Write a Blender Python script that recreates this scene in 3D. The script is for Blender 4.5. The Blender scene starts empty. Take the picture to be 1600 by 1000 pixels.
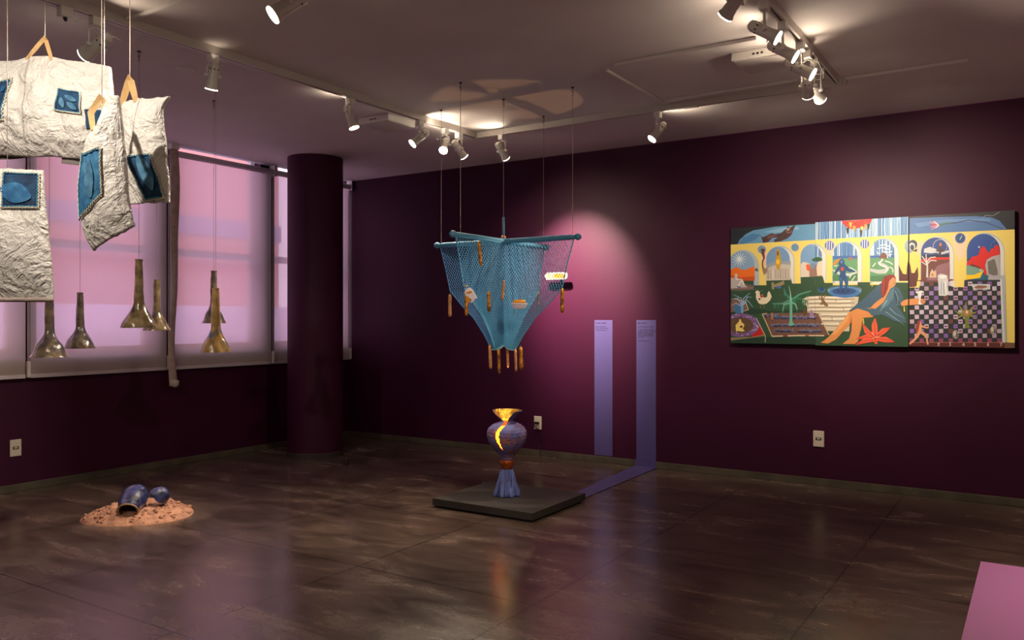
import bpy, bmesh, math, random
from mathutils import Vector, Matrix, noise

# ------------------------------------------------------------------ camera, world, exposure
SC = bpy.context.scene
COL = SC.collection
R = math.radians
cam = bpy.data.objects.new('camera', bpy.data.cameras.new('camera'))
COL.objects.link(cam)
cam.location = (0, 0, 1.2)
cam.rotation_euler = (R(90), 0, R(32.9))
cam.data.sensor_width = 36.0
cam.data.lens = 1279.0 * 36.0 / 1600.0
cam.data.shift_y = -0.0009
cam.data.clip_start = 0.05
SC.camera = cam

world = bpy.data.worlds.new('daylight')
SC.world = world
world.use_nodes = True
bg = world.node_tree.nodes['Background']
bg.inputs[0].default_value = (0.86, 0.74, 0.96, 1)
bg.inputs[1].default_value = 2.8

SC.view_settings.view_transform = 'Standard'
SC.view_settings.look = 'None'
SC.view_settings.exposure = 0.0
SC.view_settings.gamma = 1.0
SC.view_settings.use_curve_mapping = False

# ------------------------------------------------------------------ room measures (metres)
XL, YW, HT = -5.99, 6.16, 2.614        # window wall, back wall, ceiling
XE, YF = 4.0, -3.5                     # the two walls behind the camera
ZT = 2.572                             # underside of the lighting tracks

# ------------------------------------------------------------------ materials
def s2l(c):
    return tuple(((v / 255.0) / 12.92 if v <= 10.31 else ((v / 255.0 + 0.055) / 1.055) ** 2.4) for v in c)

MATS = {}
def mat(name, rgb, rough=0.5, metal=0.0, spec=0.5, emit=None, estr=0.0, bump=0.0, bscale=20.0, var=0.0, vscale=6.0, rgb2=None, coat=0.0, stretch=None):
    if name in MATS:
        return MATS[name]
    m = bpy.data.materials.new(name)
    m.use_nodes = True
    nt = m.node_tree
    b = nt.nodes['Principled BSDF']
    lin = s2l(rgb)
    b.inputs['Base Color'].default_value = (*lin, 1)
    b.inputs['Roughness'].default_value = rough
    b.inputs['Metallic'].default_value = metal
    b.inputs['Specular IOR Level'].default_value = spec
    b.inputs['Coat Weight'].default_value = coat
    if emit:
        b.inputs['Emission Color'].default_value = (*emit, 1)
        b.inputs['Emission Strength'].default_value = estr
    if bump or var:
        tc = nt.nodes.new('ShaderNodeTexCoord')
        mp = nt.nodes.new('ShaderNodeMapping')
        nt.links.new(tc.outputs['Object'], mp.inputs[0])
        if stretch:
            mp.inputs['Scale'].default_value = stretch
    if var:
        n = nt.nodes.new('ShaderNodeTexNoise')
        n.inputs['Scale'].default_value = vscale
        n.inputs['Detail'].default_value = 6
        nt.links.new(mp.outputs[0], n.inputs['Vector'])
        cr = nt.nodes.new('ShaderNodeValToRGB')
        a = s2l(rgb2) if rgb2 else tuple(v * (1 - var) for v in lin)
        cr.color_ramp.elements[0].position = 0.38
        cr.color_ramp.elements[1].position = 0.62
        cr.color_ramp.elements[0].color = (*a, 1)
        cr.color_ramp.elements[1].color = (*lin, 1)
        nt.links.new(n.outputs['Fac'], cr.inputs[0])
        nt.links.new(cr.outputs[0], b.inputs['Base Color'])
    if bump:
        n = nt.nodes.new('ShaderNodeTexNoise')
        n.inputs['Scale'].default_value = bscale
        n.inputs['Detail'].default_value = 5
        nt.links.new(mp.outputs[0], n.inputs['Vector'])
        bp = nt.nodes.new('ShaderNodeBump')
        bp.inputs['Strength'].default_value = bump
        bp.inputs['Distance'].default_value = 0.01
        nt.links.new(n.outputs['Fac'], bp.inputs['Height'])
        nt.links.new(bp.outputs[0], b.inputs['Normal'])
    MATS[name] = m
    return m

M_wall = mat('aubergine_paint', (60, 10, 44), 0.55, spec=0.25, bump=0.05, bscale=60, var=0.12, vscale=1.5)
M_ceil = mat('ceiling_paint', (214, 206, 202), 0.85, spec=0.2, bump=0.05, bscale=5, var=0.06, vscale=2.0)
M_pale = mat('pale_wall_paint', (206, 198, 190), 0.8)  # unseen walls made pale to bounce light into the room
M_base = mat('cement_skirting', (84, 77, 62), 0.55, var=0.35, vscale=9)
M_white = mat('white_enamel', (226, 222, 214), 0.4)
M_rail = mat('track_aluminium', (196, 188, 180), 0.4, 0.15)
M_groove = mat('track_groove', (18, 16, 16), 0.6)
M_frame = mat('window_frame_paint', (200, 192, 190), 0.5)
M_wire = mat('steel_wire', (176, 160, 150), 0.35, 0.8)
M_lens = mat('lamp_glass', (255, 250, 240), 0.2, emit=(1.0, 0.86, 0.68), estr=22)
M_black = mat('black_plastic', (16, 15, 15), 0.45)
M_plastic = mat('outlet_plastic', (214, 202, 186), 0.4)

def floor_material():
    m = bpy.data.materials.new('polished_concrete')
    m.use_nodes = True
    nt = m.node_tree
    N, L = nt.nodes, nt.links
    b = N['Principled BSDF']
    tc = N.new('ShaderNodeTexCoord')
    mp = N.new('ShaderNodeMapping')
    mp.inputs['Rotation'].default_value = (0, 0, R(-28))
    mp.inputs['Scale'].default_value = (0.8, 2.2, 1)
    L.new(tc.outputs['Object'], mp.inputs[0])
    n1 = N.new('ShaderNodeTexNoise')
    n1.inputs['Scale'].default_value = 2.2
    n1.inputs['Detail'].default_value = 9
    n1.inputs['Roughness'].default_value = 0.62
    n1.inputs['Distortion'].default_value = 0.6
    L.new(mp.outputs[0], n1.inputs['Vector'])
    cr = N.new('ShaderNodeValToRGB')
    e = cr.color_ramp.elements
    e[0].position = 0.30; e[0].color = (*s2l((66, 53, 47)), 1)
    e[1].position = 0.72; e[1].color = (*s2l((126, 106, 94)), 1)
    k = e.new(0.52); k.color = (*s2l((92, 75, 66)), 1)
    L.new(n1.outputs['Fac'], cr.inputs[0])
    n2 = N.new('ShaderNodeTexNoise')
    n2.inputs['Scale'].default_value = 95
    n2.inputs['Detail'].default_value = 3
    L.new(tc.outputs['Object'], n2.inputs['Vector'])
    mx = N.new('ShaderNodeMixRGB'); mx.blend_type = 'OVERLAY'; mx.inputs[0].default_value = 0.35
    L.new(cr.outputs[0], mx.inputs[1]); L.new(n2.outputs['Fac'], mx.inputs[2])
    # pale scuffs
    mp3 = N.new('ShaderNodeMapping'); mp3.inputs['Rotation'].default_value = (0, 0, R(20)); mp3.inputs['Scale'].default_value = (1.0, 3.0, 1)
    L.new(tc.outputs['Object'], mp3.inputs[0])
    n3 = N.new('ShaderNodeTexNoise'); n3.inputs['Scale'].default_value = 1.9; n3.inputs['Detail'].default_value = 10; n3.inputs['Roughness'].default_value = 0.7
    L.new(mp3.outputs[0], n3.inputs['Vector'])
    c3 = N.new('ShaderNodeValToRGB')
    c3.color_ramp.elements[0].position = 0.72; c3.color_ramp.elements[0].color = (0, 0, 0, 1)
    c3.color_ramp.elements[1].position = 0.80; c3.color_ramp.elements[1].color = (0.2, 0.2, 0.2, 1)
    L.new(n3.outputs['Fac'], c3.inputs[0])
    mx3 = N.new('ShaderNodeMixRGB'); mx3.inputs[2].default_value = (*s2l((150, 122, 104)), 1)
    L.new(c3.outputs[0], mx3.inputs[0]); L.new(mx.outputs[0], mx3.inputs[1])
    # saw-cut joints every metre
    sp = N.new('ShaderNodeSeparateXYZ'); L.new(tc.outputs['Object'], sp.inputs[0])
    def joint(sock, off):
        a = N.new('ShaderNodeMath'); a.operation = 'ADD'; a.inputs[1].default_value = off
        L.new(sock, a.inputs[0])
        f = N.new('ShaderNodeMath'); f.operation = 'FRACT'; L.new(a.outputs[0], f.inputs[0])
        s = N.new('ShaderNodeMath'); s.operation = 'SUBTRACT'; s.inputs[1].default_value = 0.5; L.new(f.outputs[0], s.inputs[0])
        ab = N.new('ShaderNodeMath'); ab.operation = 'ABSOLUTE'; L.new(s.outputs[0], ab.inputs[0])
        lt = N.new('ShaderNodeMath'); lt.operation = 'LESS_THAN'; lt.inputs[1].default_value = 0.0034; L.new(ab.outputs[0], lt.inputs[0])
        return lt.outputs[0]
    jx = joint(sp.outputs['X'], 10.29)
    jy = joint(sp.outputs['Y'], 10.57)
    mxj = N.new('ShaderNodeMath'); mxj.operation = 'MAXIMUM'; L.new(jx, mxj.inputs[0]); L.new(jy, mxj.inputs[1])
    mj = N.new('ShaderNodeMixRGB'); mj.inputs[2].default_value = (*s2l((18, 13, 12)), 1)
    L.new(mxj.outputs[0], mj.inputs[0]); L.new(mx3.outputs[0], mj.inputs[1])
    L.new(mj.outputs[0], b.inputs['Base Color'])
    mr = N.new('ShaderNodeMapRange')
    mr.inputs['From Min'].default_value = 0.3; mr.inputs['From Max'].default_value = 0.7
    mr.inputs['To Min'].default_value = 0.18; mr.inputs['To Max'].default_value = 0.30
    L.new(n1.outputs['Fac'], mr.inputs[0]); L.new(mr.outputs[0], b.inputs['Roughness'])
    b.inputs['Specular IOR Level'].default_value = 0.95
    bp = N.new('ShaderNodeBump'); bp.inputs['Strength'].default_value = 0.05; bp.inputs['Distance'].default_value = 0.01
    L.new(n2.outputs['Fac'], bp.inputs['Height']); L.new(bp.outputs[0], b.inputs['Normal'])
    return m
M_floor = floor_material()

def mix_material(name, parts):
    """parts: list of (factor, node type, colour, roughness) mixed in order"""
    m = bpy.data.materials.new(name); m.use_nodes = True
    nt = m.node_tree; nt.nodes.clear()
    out = nt.nodes.new('ShaderNodeOutputMaterial')
    prev = None
    for fac, kind, colr, rough in parts:
        s = nt.nodes.new(kind)
        s.inputs['Color'].default_value = (*colr, 1)
        if rough is not None and 'Roughness' in s.inputs:
            s.inputs['Roughness'].default_value = rough
        if prev is None:
            prev = s
        else:
            x = nt.nodes.new('ShaderNodeMixShader'); x.inputs[0].default_value = fac
            nt.links.new(prev.outputs[0], x.inputs[1]); nt.links.new(s.outputs[0], x.inputs[2])
            prev = x
    nt.links.new(prev.outputs[0], out.inputs[0])
    return m
M_blind = mix_material('sheer_blind_fabric', [(0, 'ShaderNodeBsdfTranslucent', (0.84, 0.64, 0.68), None),
                                              (0.5, 'ShaderNodeBsdfDiffuse', (0.78, 0.68, 0.60), 0.5),
                                              (0.16, 'ShaderNodeBsdfTransparent', (1.0, 0.84, 0.86), None)])
M_glass = mix_material('window_glass', [(0, 'ShaderNodeBsdfTransparent', (0.97, 0.97, 0.98), None),
                                        (0.06, 'ShaderNodeBsdfGlossy', (1, 1, 1), 0.02)])

# ------------------------------------------------------------------ mesh helpers
class MB:
    def __init__(self):
        self.v, self.f, self.mi = [], [], []
    def add(self, vs, fs, mi=0):
        o = len(self.v)
        self.v += [Vector(p) for p in vs]
        self.f += [[i + o for i in f] for f in fs]
        self.mi += [mi] * len(fs)
        return self
    def box(self, lo, hi, mi=0):
        x0, y0, z0 = lo; x1, y1, z1 = hi
        return self.add([(x0, y0, z0), (x1, y0, z0), (x1, y1, z0), (x0, y1, z0), (x0, y0, z1), (x1, y0, z1), (x1, y1, z1), (x0, y1, z1)],
                        [(0, 3, 2, 1), (4, 5, 6, 7), (0, 1, 5, 4), (1, 2, 6, 5), (2, 3, 7, 6), (3, 0, 4, 7)], mi)
    def tube(self, pts, rad, n=8, mi=0, cap=True, closed=False):
        pts = [Vector(p) for p in pts]
        rads = rad if isinstance(rad, (list, tuple)) else [rad] * len(pts)
        vs, fs, u = [], [], None
        N = len(pts)
        for i, p in enumerate(pts):
            if closed:
                t = pts[(i + 1) % N] - pts[i - 1]
            else:
                t = pts[min(i + 1, N - 1)] - pts[max(i - 1, 0)]
            if t.length < 1e-9: t = Vector((0, 0, 1))
            t.normalize()
            if u is None:
                u = t.orthogonal().normalized()
            u = (u - t * u.dot(t))
            if u.length < 1e-6: u = t.orthogonal()
            u.normalize()
            w = t.cross(u)
            for k in range(n):
                a = 2 * math.pi * k / n
                vs.append(p + (u * math.cos(a) + w * math.sin(a)) * rads[i])
        for i in range(N if closed else N - 1):
            j = (i + 1) % N
            for k in range(n):
                k2 = (k + 1) % n
                fs.append((i * n + k, i * n + k2, j * n + k2, j * n + k))
        if cap and not closed:
            fs.append(tuple(reversed(range(n))))
            fs.append(tuple((N - 1) * n + k for k in range(n)))
        return self.add(vs, fs, mi)
    def lathe(self, prof, origin=(0, 0, 0), axis=(0, 0, 1), n=40, mi=0, wob=None, keep=None, capb=False, capt=False):
        """prof: (radius, height) pairs; wob(angle, h) scales the radius; keep(angle, index) drops faces"""
        o = Vector(origin); ax = Vector(axis).normalized()
        q = Vector((0, 0, 1)).rotation_difference(ax)
        vs, fs = [], []
        for r_, h in prof:
            for k in range(n):
                a = 2 * math.pi * k / n
                rr = r_ * (wob(a, h) if wob else 1)
                vs.append(o + q @ Vector((rr * math.cos(a), rr * math.sin(a), h)))
        for i in range(len(prof) - 1):
            for k in range(n):
                if keep and not keep(2 * math.pi * (k + 0.5) / n, i):
                    continue
                k2 = (k + 1) % n
                fs.append((i * n + k, i * n + k2, (i + 1) * n + k2, (i + 1) * n + k))
        if capb: fs.append(tuple(reversed(range(n))))
        if capt: fs.append(tuple((len(prof) - 1) * n + k for k in range(n)))
        return self.add(vs, fs, mi)
    def grid(self, fn, nu, nv, mi=0, flip=False):
        vs = [fn(i / nu, j / nv) for j in range(nv + 1) for i in range(nu + 1)]
        fs = []
        for j in range(nv):
            for i in range(nu):
                a = j * (nu + 1) + i
                f = (a, a + 1, a + nu + 2, a + nu + 1)
                fs.append(tuple(reversed(f)) if flip else f)
        return self.add(vs, fs, mi)
    def build(self, name, mats, parent=None, smooth=False, bevel=0.0, weld=False, solid=0.0):
        org = Vector((0, 0, 0))
        p = parent
        while p is not None:
            org += p.location; p = p.parent
        me = bpy.data.meshes.new(name)
        me.from_pydata([tuple(v - org) for v in self.v], [], self.f)
        for m in (mats if isinstance(mats, (list, tuple)) else [mats]):
            me.materials.append(m)
        me.polygons.foreach_set('material_index', self.mi)
        if smooth:
            me.polygons.foreach_set('use_smooth', [True] * len(me.polygons))
        bm = bmesh.new(); bm.from_mesh(me)
        if weld:
            bmesh.ops.remove_doubles(bm, verts=bm.verts, dist=1e-4)
        if smooth or bevel:
            bmesh.ops.recalc_face_normals(bm, faces=bm.faces)
        bm.to_mesh(me); bm.free()
        me.update()
        o = bpy.data.objects.new(name, me)
        COL.objects.link(o)
        if parent is not None: o.parent = parent
        if solid:
            s = o.modifiers.new('thickness', 'SOLIDIFY'); s.thickness = solid; s.offset = 0
        if bevel:
            b = o.modifiers.new('soft_edges', 'BEVEL'); b.width = bevel; b.segments = 2; b.limit_method = 'ANGLE'
        return o

def tag(o, label=None, cat=None, group=None, kind=None):
    if label: o['label'] = label
    if cat: o['category'] = cat
    if group: o['group'] = group
    if kind: o['kind'] = kind
    return o
def thing(name, loc, label, cat, group=None):
    o = bpy.data.objects.new(name, None)
    o.empty_display_size = 0.05
    o.location = loc
    COL.objects.link(o)
    return tag(o, label, cat, group)
def struct(name, mb, m, label, parent=None, **k):
    o = mb.build(name, m, parent, **k)
    return tag(o, label, None, None, 'structure') if parent is None else o
def light(name, kind, loc, energy, colr, parent=None, direction=None, size=0.02, angle=30, blend=0.5):
    d = bpy.data.lights.new(name, kind)
    d.energy = energy; d.color = colr
    d.shadow_soft_size = size
    if kind == 'SPOT':
        d.spot_size = R(angle); d.spot_blend = blend
    o = bpy.data.objects.new(name, d)
    COL.objects.link(o)
    org = Vector((0, 0, 0)); p = parent
    while p is not None: org += p.location; p = p.parent
    o.location = Vector(loc) - org
    if direction is not None:
        o.rotation_euler = Vector(direction).to_track_quat('-Z', 'Y').to_euler()
    if parent is not None: o.parent = parent
    return o

# ------------------------------------------------------------------ room shell
struct('floor', MB().box((XL - 0.25, YF - 0.1, -0.12), (XE + 0.1, YW + 0.15, 0)), M_floor, 'dark brown polished concrete floor with saw-cut joints')
struct('ceiling', MB().box((XL, YF - 0.1, HT), (XE + 0.1, YW + 0.15, HT + 0.12)), M_ceil, 'pale painted ceiling carrying the lighting tracks')
struct('wall_back', MB().box((XL - 0.16, YW, 0), (XE + 0.1, YW + 0.15, HT)), M_wall, 'aubergine painted wall with the painting and vinyl strips')
struct('wall_right', MB().box((XE, YF, 0), (XE + 0.1, YW, HT)), M_pale, 'pale wall closing the room beyond the frame')
struct('wall_front', MB().box((XL - 0.16, YF - 0.1, 0), (XE + 0.1, YF, HT)), M_pale, 'pale wall behind the viewer')
OPEN = [(0.95, 1.86), (2.02, 2.93), (3.04, 3.97), (4.13, 5.03), (5.19, 6.12)]  # first opening is out of view, added to let in daylight
SILL, HW = 0.945, HT + 0.12
wl = MB().box((XL - 0.16, YF, 0), (XL, YW, SILL))
ys = [YF] + [v for o in OPEN for v in o] + [YW]
for a, b in zip(ys[0::2], ys[1::2]):
    wl.box((XL - 0.16, a, SILL), (XL, b, HT + 0.12))
struct('wall_left', wl, M_wall, 'dark aubergine wall below the row of windows')
for i, (a, b) in enumerate(OPEN):
    f = MB()
    x0, x1, w = XL - 0.13, XL - 0.08, 0.045
    f.box((x0, a, SILL), (x1, a + w, HW)); f.box((x0, b - w, SILL), (x1, b, HW))
    f.box((x0, a + w, SILL), (x1, b - w, SILL + w)); f.box((x0, a + w, HW - w), (x1, b - w, HW))
    f.box((x0, a + w, 1.73), (x1, b - w, 1.79))
    fr = struct('window_%d' % (i + 1), f, M_frame, 'pale framed window with a transom behind its roller blind')
    MB().box((XL - 0.11, a + w, SILL + w), (XL - 0.104, b - w, HW - w)).build('glass_pane', M_glass, fr)

# outside: paved yard, boundary wall, neighbouring building
struct('street_ground', MB().box((-20, -6, -0.6), (XL - 0.26, 14, -0.5)), mat('outdoor_paving', (196, 186, 206), 0.9), 'pale paving outside the windows')
ob = MB().box((-13.5, -6, -0.5), (-13.3, 14, 1.45))
struct('boundary_wall', ob, mat('outdoor_render', (226, 214, 236), 0.9, var=0.3, vscale=1.2), 'pale garden wall across the yard')
ob = MB().box((-17, -6, -0.5), (-16, 14, 7))
ob.box((-16, -6, 3.1), (-15.9, 14, 3.5), 1)
struct('facade', ob, [mat('salmon_render', (214, 140, 128), 0.9), mat('facade_window', (120, 110, 150), 0.3)], 'salmon coloured building across the street')

# sloppy magenta paint edge where the wall colour runs onto the ceiling
struct('trim_1', MB().box((-3.6, YW - 0.010, HT - 0.0015), (XE, YW, HT)), mat('magenta_paint', (150, 34, 118), 0.5), 'thin magenta paint line along the top of the painting wall')
# skirting
struct('baseboard_back', MB().box((XL, YW - 0.012, 0), (XE, YW, 0.053)), M_base, 'low cement skirting along the painting wall', bevel=0.003)
struct('baseboard_left', MB().box((XL, YF, 0), (XL + 0.012, YW - 0.012, 0.053)), M_base, 'low cement skirting along the window wall', bevel=0.003)

# column
CX, CY_ = -5.377, 5.12
col_o = struct('column', MB().lathe([(0.239, 0.05), (0.239, HT)], (CX, CY_, 0), n=96), M_wall, 'round aubergine column in front of the window corner', smooth=True)
MB().lathe([(0.0, 0), (0.242, 0), (0.242, 0.045), (0.239, 0.05)], (CX, CY_, 0), n=96).build('column_skirting', mat('dark_cement', (54, 44, 42), 0.6), col_o)

# ------------------------------------------------------------------ roller blinds
M_tube = mat('blind_tube', (198, 188, 196), 0.45)
M_chain = mat('blind_chain', (216, 210, 206), 0.4)
XB = -5.955
BL = [(0.85, 1.87, 'added unseen pink roller blind nearest the viewer, passing extra daylight'),  # out of view, added with its window for more daylight
      (1.90, 2.953, 'translucent pink roller blind half hidden behind the lowest hanging sack'),
      (2.985, 4.050, 'wide translucent pink roller blind behind the four grey ceramic horns'),
      (4.082, 5.125, 'translucent pink roller blind behind the two overlapping ceramic horns'),
      (5.160, 6.125, 'translucent pink roller blind partly behind the round column')]
for i, (a, b, lab) in enumerate(BL):
    t = thing('roller_blind', (XB, (a + b) / 2, 0.79), lab, 'blind', 'roller blinds on the window wall')
    MB().grid(lambda u, v: (XB + 0.0006 * math.sin(u * 9 + i), a + (b - a) * u, 0.80 + (2.555 - 0.80) * v), 12, 4).build('blind_fabric', M_blind, t, smooth=True)
    MB().tube([(XB + 0.012, a, 2.552), (XB + 0.012, b, 2.552)], 0.026, 20).build('roller_tube', M_tube, t, smooth=True)
    MB().box((XB - 0.008, a, 0.786), (XB + 0.008, b, 0.812)).build('bottom_bar', M_tube, t, bevel=0.003)
    for y in (a - 0.006, b + 0.002):
        MB().box((XB - 0.03, y, 2.515), (XB + 0.045, y + 0.004, HT)).build('bracket', M_chain, t)
    yc = b + 0.014 if i < 4 else b + 0.012
    ch = MB()
    for dx in (-0.008, 0.01):
        ch.tube([(XB + 0.012 + dx, yc, 2.55), (XB + 0.012 + dx, yc, 0.90)], 0.0022, 5)
    ch.build('pull_chain', M_chain, t)
    MB().box((XB - 0.002, yc - 0.011, 0.79), (XB + 0.026, yc + 0.011, 0.905)).build('chain_weight', M_chain, t, bevel=0.006)

# long cloth strip hanging in the gap between two blinds
def strip_pt(u, v):
    z = 2.58 - 1.92 * v
    w = 0.030 + 0.008 * math.sin(v * 7)
    y = 4.066 + 0.022 * math.sin(v * 5.5 + 0.4) * v + (u - 0.5) * 2 * w
    x = -5.88 + 0.010 * math.sin(u * math.pi) + 0.012 * math.sin(v * 13)
    return (x, y, z)
t = thing('cloth_strip', (-5.88, 4.066, 0.66), 'long grey cloth strip hanging over the gap between two blinds', 'cloth strip')
M_cloth = mat('grey_cloth', (186, 166, 156), 0.85, bump=0.4, bscale=40, var=0.2, vscale=20)
MB().grid(strip_pt, 6, 60).build('cloth', M_cloth, t, smooth=True, solid=0.012)
MB().box((-5.905, 4.03, 2.57), (-5.855, 4.10, HT)).build('ceiling_clip', M_chain, t)
MB().tube([(-5.875, 4.070, 0.70), (-5.868, 4.064, 0.672), (-5.875, 4.060, 0.655)], [0.036, 0.032, 0.02], 10).build('knotted_end', mat('pale_knot', (188, 176, 166), 0.8, bump=0.5, bscale=60), t, smooth=True)

# ------------------------------------------------------------------ lighting tracks and ceiling fittings
def track(p, q, label):
    a, b = Vector(p), Vector(q)
    d = (b - a).normalized(); s = Vector((-d.y, d.x, 0)) * 0.0175
    t = thing('lighting_track', ((a.x + b.x) / 2, (a.y + b.y) / 2, HT), label, 'lighting track')
    def prism(w0, w1, z0, z1):
        sd = s / 0.0175
        m = MB(); vs = []
        for e in (a, b):
            vs += [e + sd * w0 + Vector((0, 0, z0)), e + sd * w1 + Vector((0, 0, z0)), e + sd * w1 + Vector((0, 0, z1)), e + sd * w0 + Vector((0, 0, z1))]
        return m.add(vs, [(0, 1, 2, 3), (7, 6, 5, 4), (0, 4, 5, 1), (1, 5, 6, 2), (2, 6, 7, 3), (3, 7, 4, 0)])
    m1 = prism(-0.0175, -0.006, ZT, HT); m2 = prism(0.006, 0.0175, ZT, HT)
    m1.add(m2.v, m2.f)
    m1.build('track_rail', M_rail, t)
    prism(-0.006, 0.006, ZT + 0.014, HT).build('track_groove', M_groove, t)
    return t
XA, YB, XC, YE = -3.61, 5.08, -1.005, 2.24
track((XA, -0.6, 0), (XA, YB, 0), 'long pale lighting track parallel to the window wall')
track((XA, YB, 0), (XC + 0.05, YB, 0), 'pale lighting track running along the painting wall')
track((XC, 1.0, 0), (XC, YB - 0.03, 0), 'pale lighting track carrying the cluster of lamps before the painting')
track((-2.95, YE, 0), (XC - 0.03, YE, 0), 'pale lighting track crossing the ceiling over the viewer')
MB().box((XA - 0.02, YB - 0.02, ZT - 0.002), (XA + 0.02, YB + 0.02, HT)).build('track_corner', M_rail, None)
tag(bpy.data.objects['track_corner'], 'square corner joint where two lighting tracks meet', 'track connector')
tag(MB().box((-1.96, YB - 0.02, ZT - 0.003), (-1.86, YB + 0.02, ZT)).build('track_coupler', M_white), 'small white coupler under the track along the painting wall', 'track connector')
tag(MB().box((XC - 0.02, YB - 0.05, ZT - 0.002), (XC + 0.03, YB, HT)).build('track_end_feed', M_rail), 'end feed of the track with the clustered lamps', 'track connector')
t = thing('track_feed', (XA, 1.95, ZT), 'small white adapter box hanging from the track beside the big lamp', 'track adapter')
MB().box((XA - 0.02, 1.93, ZT - 0.045), (XA + 0.02, 1.985, ZT)).build('adapter_box', M_white, t, bevel=0.003)
MB().tube([(XA, 1.957, ZT - 0.045), (XA + 0.002, 1.96, ZT - 0.06)], [0.010, 0.006], 8).build('cord_grip', M_black, t)
MB().tube([(XA, 1.975, ZT - 0.04), (XA - .01, 2.00, ZT - 0.05), (XA - 0.01, 2.045, ZT - 0.02)], 0.003, 6).build('cord', M_white, t)

def raceway(p, q, label):
    tag(MB().box((min(p[0], q[0]) - 0.009, min(p[1], q[1]) - 0.009, HT - 0.018), (max(p[0], q[0]) + 0.009, max(p[1], q[1]) + 0.009, HT)).build('cable_duct', M_ceil, bevel=0.003), label, 'cable duct')
raceway((XA + 0.02, YE), (-2.96, YE), 'thin cable duct on the ceiling joining the window track above the sacks')
raceway((-1.973, 4.105), (-1.206, 4.105), 'thin cable duct on the ceiling running towards the big lamps')
raceway((-2.066, 4.184), (-2.066, 4.985), 'thin painted cable duct on the ceiling, heading towards the lone lamp of the wall track')
raceway((-2.013, 4.955), (-1.216, 4.955), 'thin painted cable duct on the ceiling, parallel and next to the wall track')
raceway((-0.95, 5.075), (-0.341, 5.075), 'thin painted cable duct on the ceiling, continuing past the lamp cluster')

def ceiling_panel(x, y, label):
    t = thing('light_panel', (x, y, HT), label, 'ceiling light', 'unlit square ceiling panels')
    h = 0.14
    MB().box((x - h, y - h, HT - 0.045), (x + h, y + h, HT)).build('housing', M_white, t, bevel=0.004)
    MB().box((x - h + 0.012, y - h + 0.012, HT - 0.049), (x + h - 0.012, y + h - 0.012, HT - 0.045)).build('diffuser', mat('panel_diffuser', (184, 176, 172), 0.5), t)
    m = MB()
    for k in (-1, 0, 1):
        m.box((x + k * 0.022 - 0.006, y - h - 0.001, HT - 0.03), (x + k * 0.022 + 0.006, y - h, HT - 0.02))
    m.build('vent_slots', M_black, t)
ceiling_panel(-1.245, 4.425, 'square unlit light panel on the ceiling beside the lamp cluster')
ceiling_panel(-3.90, 4.39, 'square unlit light panel on the ceiling above the round column side')
for x, y, lab in ((-4.065, 2.89, 'flat round white cover on the ceiling above the ceramic horns'), (-2.86, 4.17, 'flat round white cover on the ceiling above the blue net')):
    tag(MB().lathe([(0.0, -0.012), (0.045, -0.012), (0.052, -0.006), (0.052, 0)], (x, y, HT), n=32).build('ceiling_cover', M_ceil, smooth=True), lab, 'ceiling cover')

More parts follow.
